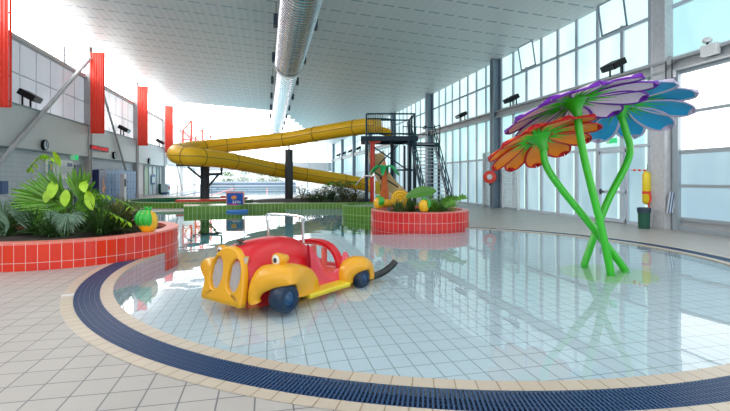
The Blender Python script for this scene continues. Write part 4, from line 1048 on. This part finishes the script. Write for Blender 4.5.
# stairs
ZL = EYE+(HZ-143)*25/F
st0 = P(422, 143, 25.3); ST = thing('staircase', 'open tread navy steel staircase descending from the slide tower along the glass wall', 'stairs', (st0.x, st0.y-4, 0)); so = Vector((st0.x, st0.y-4, 0))
topc = Vector((st0.x-.18, st0.y-.6, ZL))-so; botc = Vector((P(438.5, 200, 21.5).x, P(438.5, 200, 21.5).y, 0))-so
dirh = Vector((botc.x-topc.x, botc.y-topc.y, 0)); run = dirh.length; dirh.normalize(); sd = Vector((-dirh.y, dirh.x, 0)); hwid = .66
b = MB(); b.add([*[(st0.x-so.x+x, st0.y-so.y+y, ZL-.04+z) for z in (0, .05) for x, y in ((-1.0, -.6), (.85, -.6), (.85, .5), (-1.0, .5))]], [(0, 3, 2, 1), (4, 5, 6, 7), (0, 1, 5, 4), (1, 2, 6, 5), (2, 3, 7, 6), (3, 0, 4, 7)]); b.bar((st0.x-so.x-1.0, st0.y-so.y-.6, ZL-.12), (st0.x-so.x+.85, st0.y-so.y-.6, ZL-.12), .08, .2); b.build('landing', 'navy', ST)
for sg in (-1, 1):
    b = MB(); b.bar(topc+sd*sg*hwid+Vector((0, 0, -.08)), botc+sd*sg*hwid, .05, .26); b.build('stringer', mat('stringer steel', (.035, .08, .13), .45), ST)
    b = MB()
    for h in (1.0, .55): b.tube([topc+sd*sg*hwid+Vector((0, 0, h)), botc+sd*sg*hwid+Vector((0, 0, h))], .028, 6)
    for k in range(7):
        p = topc.lerp(botc, k/6)+sd*sg*hwid; b.tube([p, p+Vector((0, 0, 1.0))], .024, 6)
    b.build('hand_rail', 'teal', ST)
for k in range(18):
    p = topc.lerp(botc, (k+.5)/18); b = MB(); b.bar(p-sd*hwid, p+sd*hwid, .26, .035); b.build('tread', mat('tread light', (.62, .66, .7), .5), ST)
xs = st0.x-so.x; ys = st0.y-so.y; b = MB()
b.tube([(xs-1.0, ys+.5, ZL+.55), (xs+.85, ys+.5, ZL+.55), (xs+.85, ys-.6, ZL+.55)], .03, 6); b.tube([(xs-1.0, ys+.5, ZL+1.0), (xs+.85, ys+.5, ZL+1.0), (xs+.85, ys-.6, ZL+1.0)], .03, 6)
for x, y in ((-.2, .5), (.85, .5), (.85, -.6)): b.tube([(xs+x, ys+y, ZL), (xs+x, ys+y, ZL+1.0)], .03, 6)
b.build('landing_rail', 'teal', ST)
for x, y in ((.8, .45), (-.9, .45), (.8, -.55)):
    b = MB(); b.bar((xs+x, ys+y, 0), (xs+x, ys+y, ZL-.1), .1); b.build('leg', 'navy', ST)

# ------------------------------------------------------------------ ceiling duct
DX, DZ, DR = 1.08, 7.35, .68
t = thing('air_duct', 'large shiny galvanised air duct hung under the middle of the ceiling', 'duct', (DX, 30, DZ))
W['duct'] = mat('galvanised duct', (.50, .52, .56), .16, 1.0, noise=.12, nscale=3)
def ribbed(mb, y0, y1, r, pitch=.22):
    pr = []; z = y0
    while z < y1: pr += [(r, z), (r, z+pitch*.82), (r+.012, z+pitch*.91)]; z += pitch
    mb.lathe(pr, 40, M=Matrix.Rotation(-PI/2, 4, 'X'))
b = MB(); ribbed(b, -34, -7.5, DR); b.build('near_section', 'duct', t, True)
b = MB(); ribbed(b, -7.4, 45, DR*.88, .5); b.build('far_section', 'duct', t, True)
b = MB(); b.lathe([(DR*.86, -7.55), (DR+.05, -7.55), (DR+.05, -7.35), (DR*.86, -7.3)], 40, M=Matrix.Rotation(-PI/2, 4, 'X')); b.build('joint_ring', 'white', t)
for k in range(9):
    y = -18+k*5.2
    for sg in (-1, 1):
        b = MB(); b.box((sg*(DR+.0), y-.2, .0), (sg*(DR+.16), y+.2, .42)); b.bar((sg*(DR+.06), y, .4), (sg*(DR+.06), y, .95), .02); b.build('hanger_box', mat('hanger dark', (.03, .05, .08), .5), t)
# ------------------------------------------------------------------ left wall things
mb = None
W['bannerm'] = W['red']
grp = 'red ribbed fins along the left wall'
fin_l = {9.3: None, 18.8: 'red corrugated fin hanging at the left edge of the photo', 28.3: 'red corrugated fin above the scrolling sign', 37.8: 'red corrugated fin, third along the left wall, left of the entrance', 47.3: 'red corrugated fin closest to the yellow slide bend'}
for y, lab in fin_l.items():
    if not lab: continue
    t = thing('wall_fin', lab, 'banner', (XL+.36, y-.26, 4.15), group=grp); b = MB(); n = 26; Wd = .67; H = 4.62; vs = []
    for i in range(n+1):
        u = i/n; yo = -.035 if (i % 5) in (1, 2) else 0
        vs += [(u*Wd, yo, 0), (u*Wd, yo, H), (u*Wd, yo+.02, H), (u*Wd, yo+.02, 0)]
    fs = []
    for i in range(n):
        for k in range(4): fs.append((4*i+k, 4*i+4+k, 4*i+4+(k+1) % 4, 4*i+(k+1) % 4))
    b.add(vs, fs); b.build('ribbed_sheet', 'red', t)
    b = MB(); b.bar((0, .1, 0), (0, .1, H), .06); b.bar((Wd, .1, 0), (Wd, .1, H), .06)
    for k in range(5): b.bar((0, .1, k*H/4), (Wd, .1, k*H/4), .05)
    b.build('frame', 'red', t)
for j, y in enumerate((56.8, 66.3, 75.8)):
    t = thing('truss_fin', ['bare red triangulated truss nearest beyond the last ribbed fin', 'bare red truss in the middle of the far three', 'furthest bare red truss on the left wall'][j], 'truss', (XL+.36, y-.2, 4.1), group='bare red trusses'); b = MB(); H = 4.5
    b.bar((.95, 0, 0), (.95, 0, H), .22); b.bar((0, 0, 0), (0, 0, H*.72), .16); b.bar((0, 0, H*.72), (.95, 0, H), .16)
    for k in range(3): b.bar((0, 0, k*H*.24), (.95, 0, k*H*.24), .13); b.bar((0, 0, k*H*.24) if k % 2 else (.95, 0, k*H*.24), (.95, 0, (k+1)*H*.24) if k % 2 else (0, 0, (k+1)*H*.24), .13)
    b.build('truss_frame', 'red', t)
def brace(lab, y0, z0, y1, z1, r=.11):
    mb = MB(); mb.tube([(XL+.34, y0, z0), (XL+.34, y1, z1)], r, 10); tag(mb.build('diagonal_brace', 'grey'), lab, 'brace')
brace('long pale diagonal tube falling leftwards from the second column to the floor', 28.3, 8.6, 16.4, 0.05, .10)
brace('slim diagonal tube falling from behind the second red fin towards the lockers', 28.5, 8.5, 34.8, 1.9, .07)
brace('diagonal tube beyond the last red fin above the slide bend', 47.5, 8.5, 56.2, .1, .08)
# lockers
LK = thing('locker_bank', 'bank of pale blue lockers against the left wall behind the plants', 'lockers', (XL+.02, 29.9, 0))
ly1 = 6.75
b = MB(); b.box((0, 0, 0), (.42, ly1, 2.1)); b.build('cabinet', mat('locker blue', (.16, .30, .55), .5), LK)
for i in range(10):
    for k in range(4):
        y = .03+i*.67; z = .06+k*.5; o = MB().box((.42, y+.02, z), (.44, y+.64, z+.47)).build('locker_door', mat('locker door blue', (.20, .36, .62), .45), LK)
        MB().box((.44, y+.54, z+.2), (.455, y+.60, z+.28)).build('lock', 'dgrey', o)
t = thing('vending_panel', 'navy panel with an orange bird shape at the left end of the lockers', 'panel', (XL+.02, 28.75, 0)); MB().box((0, 0, 0), (.55, 1.3, 2.05)).build('body', mat('navy panel', (.015, .03, .13), .4), t)
b = MB(); b.add([(.555, .5, .95), (.555, .85, 1.15), (.555, 1.0, 1.0), (.555, .8, .8), (.555, .95, .62), (.555, .55, .7)], [(0, 1, 2, 3, 4, 5)]); b.add([(.556, .62, 1.1), (.556, .78, 1.15), (.556, .74, 1.55), (.556, .6, 1.6)], [(0, 1, 2, 3)]); b.build('bird_motif', mat('motif orange', (.8, .32, .03), .5), t)
t = thing('tall_intercom', 'narrow white stand with a dark screen in front of the lockers', 'stand', (XL+.7, 32.1, 0)); MB().box((0, 0, 0), (.25, .45, 1.85)).build('body', 'white', t); MB().box((.25, .06, 1.0), (.26, .39, 1.5)).build('screen', 'black', t)
# notice boards
def YL(px, X=XL): d = -X*F/(C_*(267-px)); return (d-X*S_)/C_
def zl(px, py, X=XL): d = -X*F/(C_*(267-px)); return EYE+(HZ-py)*d/F
def wallbox(name, lab, cat, px0, px1, py0, py1, m, th=.05, X=XL):
    y0, y1 = YL(px0, X), YL(px1, X); ym = (px0+px1)/2
    z1, z0 = zl(ym, py0, X), zl(ym, py1, X); t = thing(name, lab, cat, (X, (y0+y1)/2, (z0+z1)/2)); h = (y1-y0)/2; v = (z1-z0)/2
    MB().box((0.01, -h, -v), (th, h, v)).build('panel', m, t); return t, h, v
W['paper'] = mat('paper white', (.62, .68, .74), .6); W['pblue'] = mat('print blue', (.03, .10, .28), .5); W['pgreen'] = mat('print green', (.03, .22, .2), .5); W['pyel'] = mat('print olive', (.5, .5, .12), .5)
t, h, v = wallbox('notice_sheet', 'pale notice sheet on the left wall beside the diagonal brace', 'notice', 32, 39, 164, 181, 'paper', .03)
b = MB(); [b.box((.031, -h*.7, v*.7-k*.22), (.034, h*(.7 if k % 3 else .3), v*.7-k*.22+.04), 0) for k in range(6)]; b.build('print_lines', mat('print grey', (.35, .42, .5), .6), t)
t, h, v = wallbox('notice_board', 'wide framed notice board covered with papers behind the palm', 'notice board', 45, 72, 160, 179, 'white', .06)
for k, (a, c_, z0, z1, m) in enumerate(((-.9, -.55, -.9, .8, 'pgreen'), (-.75, -.6, -.1, .6, 'pyel'), (-.45, -.2, -.7, .7, 'paper'), (-.12, .1, -.6, .6, 'paper'), (.2, .42, -.5, .5, 'paper'), (.5, .92, .35, .75, 'pblue'), (.5, .92, -.8, .25, 'paper'))): MB().box((.061+.001*k, a*h, z0*v), (.066+.001*k, c_*h, z1*v)).build('poster', m, t)
t, h, v = wallbox('doorway_panel', 'dark navy door left of the second column behind the palm blades', 'door', 74, 80.5, 165, 207, mat('navy door', (.012, .03, .09), .4), .06)
t, h, v = wallbox('small_blue_sign', 'small blue board on the wall at the left edge of the photo', 'sign', 0, 7, 181, 194, 'pblue', .05)
W['exitg'] = mat('exit green', (.02, .42, .14), .4, emit=(.02, .5, .15), es=.7)
def exit_sign(lab, loc, rz, w=.5, h=.24):
    t = thing('exit_sign', lab, 'exit sign', loc, rz); MB().box((-w/2, 0, -h/2), (w/2, .08, h/2)).build('casing', 'exitg', t, bevel=.01)
    b = MB(); u = h/2; cx = -w/2+.36*h+.02
    b.box((cx-.32*h, -.006, -.40*h), (cx+.32*h, 0, .40*h)); b.build('pictogram_field', 'white', t)
    b = MB(); b.lathe([(.001, 0), (.07*h, 0), (.07*h, .004)], 10, M=Matrix.Translation((cx+.02*h, -.007, .27*h)) @ Matrix.Rotation(PI/2, 4, 'X'))
    for p_, q_ in (((.0, .18), (-.05, -.02)), ((-.05, -.02), (.12, -.12)), ((.12, -.12), (.08, -.32)), ((-.05, -.02), (-.12, -.2)), ((-.12, -.2), (-.26, -.24)), ((.0, .16), (.16, .04)), ((.0, .16), (-.16, .06))): b.bar((cx+p_[0]*h, -.009, p_[1]*h), (cx+q_[0]*h, -.009, q_[1]*h), .07*h, .004, up=(0, 1, 0))
    b.build('running_figure', 'exitg', t)
    MB().box((-w/2+.1, .02, h/2), (-w/2+.14, .05, h/2+.1)).build('mount', 'white', t)
q = YL(78.5, XL+.7); exit_sign('green illuminated exit sign on the left wall under the ledge', (XL+.5, q, zl(78.5, 158, XL+.5)), 0, .34, .26)
q = RY(612, XR-.15); exit_sign('green and white exit sign above the glass door by the tall flowers', (XR-.2, q, 2.82), -PI/2+.0, .40, .17)
# scrolling sign
y0, y1 = YL(90.5, XL+.3), YL(108, XL+.3); zz = zl(99, 148.5, XL+.3)
t = thing('scrolling_sign', 'black scrolling sign with red lit letters below the second red fin', 'sign', (XL+.24, (y0+y1)/2, zz)); hh = (y1-y0)/2
MB().box((0, -hh, -.14), (.10, hh, .14)).build('casing', 'black', t)
W['led'] = mat('led red', (.3, .005, .01), .6, spec=.1, emit=(1, .01, .03), es=.9)
b = MB(); random.seed(31); yy = -hh+.07
while yy < hh-.12:
    for j in range(3):
        if random.random() < .78: b.box((.101, yy, -.085+j*.06), (.106, yy+random.choice((.035, .06)), -.045+j*.06))
    yy += .075
b.build('lit_letters', 'led', t)
def clock(lab, px, py):
    X = XL+.24; y = YL(px, X); t = thing('wall_clock', lab, 'clock', (X, y, zl(px, py, X)))
    R = Matrix.Rotation(PI/2, 4, 'Y'); MB().lathe([(.001, 0), (.25, 0), (.25, .10), (.215, .12), (.205, .105)], 24, M=R).build('case', 'black', t, True)
    MB().lathe([(.205, .104), (.001, .106)], 24, M=R).build('dial', mat('dial blue white', (.45, .55, .7), .4), t)
    b = MB(); b.bar((.11, 0, 0), (.11, .02, .18), .03, .01, up=(1, 0, 0)); b.bar((.112, 0, 0), (.112, .12, -.06), .035, .01, up=(1, 0, 0)); b.build('hand', 'black', t)
clock('round black clock on the wall beside the long diagonal brace', 43.5, 145)
clock('round black clock right of the scrolling sign', 113.5, 155.3)
clock('round black clock above the entrance opening', 148.5, 161)
def flood(lab, loc, rz, s=1.0, tilt=-25):
    t = thing('floodlight', lab, 'floodlight', loc, rz, group=None); M = Matrix.Translation((0, .0, .42*s)) @ Matrix.Rotation(math.radians(tilt), 4, 'X')
    b = MB(); b.box((-.33*s, -.28*s, -.13*s), (.33*s, .30*s, .10*s), 0, M); b.build('housing', 'black', t, bevel=.03*s)
    b = MB(); b.box((-.29*s, -.30*s, -.11*s), (.29*s, -.281*s, .08*s), 0, M); b.build('lens', mat('lens dark', (.05, .06, .08), .1), t)
    b = MB(); b.box((-.30*s, .1*s, -.0*s), (-.27*s, .16*s, .45*s)); b.box((.27*s, .1*s, -.0*s), (.30*s, .16*s, .45*s)); b.box((-.3*s, .1*s, 0), (.3*s, .16*s, .03*s)); b.build('bracket', 'black', t)
for px, lab in ((30.5, 'black floodlight on the ledge right of the nearest red fin'), (124.5, 'black floodlight on the ledge between second and third red fins'), (160.5, 'black floodlight on the ledge just left of the furthest ribbed fin')):
    X = XL+.3; flood(lab, (X, YL(px, X), 4.6), PI/2+.0, 1.15, 30)
for px, lab in ((613, 'black floodlight on the beam nearest the tall flowers, behind the purple petals'), (511, 'black floodlight on the beam beside the column with the hose reel'), (461, 'black floodlight on the beam over the glass wall between column and stairs'), (391, 'small black floodlight seen through the slide tower legs'), (358.5, 'small black floodlight left of the tower legs on the far beam'), (350.5, 'tiny far floodlight, second left of the tower legs'), (344, 'tiny far floodlight, third left of the tower legs'), (338.5, 'tiny far floodlight, nearest to the end wall'), (427, 'black floodlight glimpsed behind the stair landing rail')):
    X = XR-.25; flood(lab, (X, RY(px, X), 5.0), -PI/2, .95 if px > 400 else 1.2, 28)
# ------------------------------------------------------------------ right wall things
xc, yc = XR-.45, 20.86
t = thing('hose_reel', 'round red hose reel with white hub on the column beside the louvres', 'hose reel', (xc-.12, yc-.1, EYE+(HZ-177)*22.6/F)); R = Matrix.Rotation(-PI/2, 4, 'Y')
R = Matrix.Rotation(math.radians(-90-25), 4, 'Y') if False else Matrix.Rotation(PI/2, 4, 'X') @ Matrix.Rotation(math.radians(-35), 4, 'Y')
MB().lathe([(.001, .12), (.17, .12), (.3, .13), (.33, .11), (.33, .08), (.26, .07)], 28, M=R).build('disc', 'red', t, True)
MB().lathe([(.22, -.10), (.24, .07)], 24, M=R).build('hose', 'black', t, True); MB().lathe([(.001, -.14), (.33, -.13), (.33, -.09), (.24, -.08)], 28, M=R).build('back_disc', 'black', t, True)
MB().lathe([(.14, .135), (.12, .15), (.001, .155)], 18, M=R).build('hub', 'white', t, True)
b = MB(); b.tube([(-.05, 0, -.25), (.0, .02, -.42), (.06, .04, -.36)], .03, 8); b.build('nozzle', 'black', t); MB().box((.0, .1, -.06), (.3, .2, .06)).build('bracket', 'dgrey', t)
t = thing('small_red_sign', 'small red sign on the column above the hose reel', 'sign', (xc, yc-.22, EYE+(HZ-168)*22.6/F)); MB().box((-.1, -.01, -.12), (.06, .0, .12)).build('panel', 'red', t)
# rescue tube + bin + tape at the big column
q = P(646.5, 180, 13.55); X_ = q.x
t = thing('rescue_buoy', 'yellow rescue buoy with red strap hanging on the big grey column', 'rescue buoy', (X_, q.y, EYE+(HZ-188)*13.5/F))
b = MB(); H = .52; b.lathe([(.001, -H), (.07, -H+.03), (.115, -H+.10), (.115, H-.12), (.08, H-.03), (.001, H)], 16); b.build('float', mat('buoy yellow', (.88, .66, .02), .35), t, True)
b = MB(); b.lathe([(.12, -.18), (.12, -.10)], 16); b.tube([(-.02, -.12, -.1), (.02, -.13, -.3), (0, -.12, -.45)], .03, 6); b.tube([(-.02, -.1, -.45), (.0, -.1, -.62)], .022, 6); b.build('strap', 'red', t)
b = MB(); b.tube([(0, 0, H-.02), (.05, 0, H+.14), (.02, 0, H+.2)], .012, 6); b.build('cord', 'dgrey', t)
t = thing('barrier_tape', 'short red and white striped tape stretched beside the yellow rescue buoy', 'tape', tuple(P(638, 170.5, 13.7))); a_ = P(631, 170, 14.2)-P(638, 170.5, 13.7); c_ = P(646, 170.5, 13.6)-P(638, 170.5, 13.7)
for k in range(6):
    b = MB(); b.bar(a_.lerp(c_, k/6), a_.lerp(c_, (k+1)/6), .012, .06); b.build('stripe', 'red' if k % 2 else 'white', t)
q = P(644, 228, 13.3)
t = thing('litter_bin', 'dark green bin with a liner below the rescue buoy', 'bin', (q.x, q.y, 0)); k_ = EYE-(208.5-HZ)*13.3/F
b = MB(); b.lathe([(.001, .0), (.15, 0), (.17, k_), (.155, k_), (.14, .04), (.001, .04)], 6+14); b.build('body', mat('bin green', (.01, .10, .06), .5), t, True)
b = MB(); b.lathe([(.185, k_-.12), (.19, k_+.02), (.16, k_+.03), (.15, k_-.1)], 20); b.build('liner', mat('liner dark blue', (.03, .05, .09), .35), t, True)
q = P(670, 213, 12.9); t = thing('folded_board', 'leaning white and blue striped board between the big column and door', 'board', (q.x, q.y, EYE-(213-HZ)*12.9/F))
for k in range(5):
    o = MB(); w0 = -.12+.045*k; o.add([(w0, 0, 0), (w0+.045, 0, 0), (w0+.16, 0, .62), (w0+.115, 0, .62), (w0, .02, 0), (w0+.045, .02, 0), (w0+.16, .02, .62), (w0+.115, .02, .62)], [(0, 1, 2, 3), (7, 6, 5, 4), (0, 4, 5, 1), (3, 2, 6, 7)]); o.build('stripe', 'pblue' if k % 2 else 'white', t)
q = P(711, 60, 11.6); t = thing('door_motor', 'white motor box and camera dome on the beam above the glass door', 'motor', (XR-.4, RY(711, XR-.4), 4.78))
MB().box((-.06, -.18, -.02), (.1, .26, .28)).build('box', 'white', t, bevel=.02); b = MB(); b.lathe([(.001, 0), (.1, .0), (.12, .07), (.08, .13), (.001, .14)], 16, M=Matrix.Translation((0, .1, .34))); b.build('dome', 'white', t, True); MB().box((-.02, .08, .28), (.02, .12, .34)).build('neck', 'dgrey', t)
t = thing('pulley_gear', 'grey pulley wheels and chain where the door beam meets the big column', 'pulley', (XR-.38, RY(669, XR-.38), 4.95)); R = Matrix.Rotation(PI/2, 4, 'Y')
MB().lathe([(.001, 0), (.13, 0), (.13, .05), (.001, .05)], 18, M=R).build('wheel', 'grey', t); b = MB(); b.tube([(0, .1, 0), (0, .1, -.9)], .02, 6); b.tube([(0, -.1, 0), (0, -.1, -.8)], .02, 6); b.build('chain', 'dgrey', t); MB().box((0, -.12, -.5), (.12, .12, -.3)).build('bracket', 'grey', t)
# ------------------------------------------------------------------ basketball hoop
q = P(234, 213, 20.3); t = thing('basketball_hoop', 'floating blue basketball hoop with a salmon bordered backboard', 'basketball hoop', (q.x, q.y, WL), -TH)
b = MB(); b.tube(smoothpath([(-.62, -.1, .04), (-.3, -.3, .04), (.3, -.3, .04), (.62, -.1, .04)], 4), .075, 10); b.tube([(-.3, .25, .04), (.3, .25, .04)], .075, 10); b.tube([(-.62, -.1, .04), (-.3, .25, .04)], .075, 8); b.tube([(.62, -.1, .04), (.3, .25, .04)], .075, 8); b.build('float_base', mat('float blue', (.08, .25, .7), .4), t, True)
b = MB(); b.box((-.43, .16, .34), (.43, .21, .93)); b.build('border', mat('border salmon', (.85, .35, .3), .4), t, bevel=.05)
b = MB(); b.box((-.37, .13, .32), (.37, .17, .86)); b.build('backboard', mat('board blue', (.01, .10, .50), .35), t, bevel=.03)
R = Matrix.Rotation(PI/2, 4, 'X'); MB().lathe([(.001, -.13), (.09, -.13), (.09, -.12)], 18, M=Matrix.Translation((0, 0, .66)) @ R @ Matrix.Scale(-1, 4, Vector((0, 0, 1))) @ Matrix.Scale(1, 4)).build('ball_motif', mat('ball orange', (.8, .28, .08), .5), t)
M_ = Matrix.Translation((0, .125, .66)) @ R
b = MB(); b.lathe([(.001, .005), (.09, .004), (.09, -.01)], 18, M=M_); b.build('ball_motif', mat('ball orange', (.8, .28, .08), .5), t)
b = MB()
for k, (x0, x1, z0, z1) in enumerate(((-.10, -.05, .38, .50), (-.10, .0, .47, .50), (-.10, .0, .38, .41), (.02, .06, .38, .50), (.08, .20, .46, .50), (.10, .24, .40, .43), (.22, .26, .38, .48))): b.box((x0, .122, z0), (x1, .128, z1))
b.build('lettering', 'white', t)
b = MB(); rg_ = [(.0+.2*math.cos(2*PI*k/20), -.10+.2*math.sin(2*PI*k/20), .34) for k in range(20)]; b.tube(rg_, .02, 8, closed=True); b.build('rim', mat('rim magenta', (.75, .05, .35), .4), t, True)
b = MB()
for k in range(10):
    a = 2*PI*k/10; b.tube([(.2*math.cos(a), -.1+.2*math.sin(a), .34), (.13*math.cos(a+.3), -.1+.13*math.sin(a+.3), .2), (.12*math.cos(a), -.1+.12*math.sin(a), .1)], .008, 4)
b.build('net', mat('net pink', (.7, .35, .4), .6), t)
b = MB(); b.tube([(-.3, .25, .05), (-.3, .2, .4)], .025, 6); b.tube([(.3, .25, .05), (.3, .2, .4)], .025, 6); b.build('upright', 'white', t)
# ------------------------------------------------------------------ far area: stands, lane ropes, bins, entrance things
W['standb'] = mat('stand blue', (.07, .14, .22), .6); W['standw'] = mat('stand pale', (.5, .55, .6), .6)
for k in range(4):
    b = MB(); b.box((-9.6, 77.4+k*.8, .0), (5.0, 78.2+k*.8, .2+.28*k)); tag(b.build('bench_tier', 'standb' if k % 2 == 0 else 'standw'), ['dark lowest bench tier at the end of the lap pool', 'pale second bench tier at the end of the lap pool', 'dark third bench tier at the end of the lap pool', 'pale top bench tier at the end of the lap pool'][k], 'bench')
for k in range(5):
    x = -7.8+k*2.6; b = MB(); b.tube([(x, 42.1, -.04), (x, 75.9, -.04)], .05, 6); tag(b.build('lane_rope', 'red' if k % 2 else 'pblue'), 'thin floating lane rope stretched along the far lap pool', 'lane rope', 'lane ropes of the lap pool')
q = P(175, 185, 50); t = thing('dark_tub', 'small dark green tub standing beyond the entrance', 'bin', (q.x+.2, 46.5, 0)); MB().lathe([(.001, 0), (.34, 0), (.42, .95), (.36, .95), (.3, .1), (.001, .1)], 16).build('body', mat('bin green', (.01, .10, .06), .5), t, True); MB().lathe([(.43, .9), (.44, 1.0), (.36, 1.0)], 16).build('rim', 'dgrey', t)
# entrance screen, doors
t = thing('entrance_screen', 'glazed screen with pale green blind at the entrance opening', 'screen', (XL-.1, 41.1, 0))
b = MB()
for y in (0, 1.4, 2.9, 4.4, 5.5): b.box((-.05, y-.05, 0), (.06, y+.05, 2.75))
b.box((-.05, 0, 2.6), (.06, 5.5, 2.75)); b.box((-.05, 0, 0), (.06, 5.5, .12)); b.build('frame', 'grey', t)
MB().box((-.02, .05, .1), (.0, 1.4, 2.6)).build('blind', mat('pale green blind', (.48, .62, .45), .6), t)
MB().box((-.02, 1.4, .9), (.0, 5.45, 2.6)).build('glass_panel', mat('tinted screen', (.50, .60, .62), .3), t); MB().box((-.02, 1.4, .1), (.0, 5.45, .9)).build('lower_panel', 'paper', t)
MB().box((.07, 2.2, 1.0), (.09, 3.6, 1.9)).build('poster', 'pblue', t); MB().box((.091, 2.4, 1.15), (.1, 3.4, 1.7)).build('poster_sheet', 'paper', t)
t = thing('entrance_shelf', 'dark shelf with yellow items inside the entrance opening', 'shelf', (XL-2.2, 39.6, 0)); MB().box((0, 0, 0), (.6, 1.5, 2.4)).build('cabinet', 'dgrey', t); MB().box((.6, .1, .4), (.63, 1.2, .9)).build('yellow_goods', 'pyel', t); MB().box((.6, .1, 1.2), (.63, 1.3, 1.6)).build('blue_goods', 'pblue', t)
q = 44.6; t = thing('trolley', 'small white trolley with red and blue goods outside the entrance', 'trolley', (XL+.5, q, 0)); MB().box((0, 0, .25), (.6, 1.1, 1.0)).build('basket', 'paper', t); MB().box((.61, .1, .55), (.63, 1.0, .8)).build('red_goods', mat('soft red', (.6, .2, .22), .6), t)
b = MB(); [b.lathe([(.001, -.05), (.08, -.05), (.08, .0), (.001, 0)], 12, M=Matrix.Translation((x, y, .08)) @ Matrix.Rotation(PI/2, 4, 'Y')) for x in (.1, .5) for y in (.15, .95)]; b.box((.03, .1, .1), (.57, 1.0, .26)); b.build('wheel', 'pblue', t)
# low handrails by the lap pool
for px, d, lab in ((188, 36, 'thin steel rail on the deck left of the bracketed post'), (222, 37, 'thin steel rail on the deck right of the bracketed post')):
    q = P(px, 195, d); b = MB(); b.tube(smoothpath([(0, 0, 0), (0, 0, .9), (.15, 0, 1.0), (1.6, 0, 1.0), (1.75, 0, .9), (1.75, 0, 0)], 4), .03, 6); o = b.build('deck_rail', 'chrome'); o.location = (q.x-.8, q.y, 0); tag(o, lab, 'rail')
# trees outside the far glazing
for j, (x, y, r, h) in enumerate(((-4.5, 92, 2.4, 3.6), (-1.0, 94, 2.2, 3.2), (1.8, 91, 1.6, 2.6), (-8, 95, 2.2, 3.0))):
    random.seed(200+j); t = thing('tree', ['pale tree outside the far windows, left of the tall post', 'pale tree outside the far windows, nearest the tall post', 'small pale bush outside the far windows right of the post', 'pale tree outside the far windows above the basketball hoop'][j], 'tree', (x, y, -.05)); b = MB(); b.tube([(0, 0, 0), (.1, 0, h*.5)], [.16, .1], 8); b.build('trunk', 'stalk', t)
    b = MB()
    for k in range(700):
        a = random.uniform(0, 2*PI); u = random.random()**.4; ph = random.uniform(-1, 1); d = Vector((math.cos(a)*math.sqrt(1-ph*ph), math.sin(a)*math.sqrt(1-ph*ph), ph))
        leaf(b, (d.x*r*u, d.y*r*u, h*.6+d.z*h*.4*u), d, .35, .2, .3, .1, n=2)
    b.build('foliage', mat('tree foliage', (.30, .38, .22), .7), t)
# ------------------------------------------------------------------ light
w = bpy.data.worlds.new('World'); sc.world = w; w.use_nodes = True; nt = w.node_tree; bg = nt.nodes['Background']
bg.inputs['Color'].default_value = (.90, .95, 1, 1); bg.inputs['Strength'].default_value = 2.0
sc.view_settings.view_transform = 'Standard'; sc.view_settings.look = 'None'; sc.view_settings.gamma = 1; sc.view_settings.exposure = 0.24
try: sc.view_settings.use_curve_mapping = False
except Exception: pass
cy = sc.cycles; cy.max_bounces = 10; cy.diffuse_bounces = 6; cy.glossy_bounces = 5; cy.transparent_max_bounces = 16; cy.sample_clamp_indirect = 8; cy.caustics_reflective = False; cy.caustics_refractive = False
cy.use_denoising = True
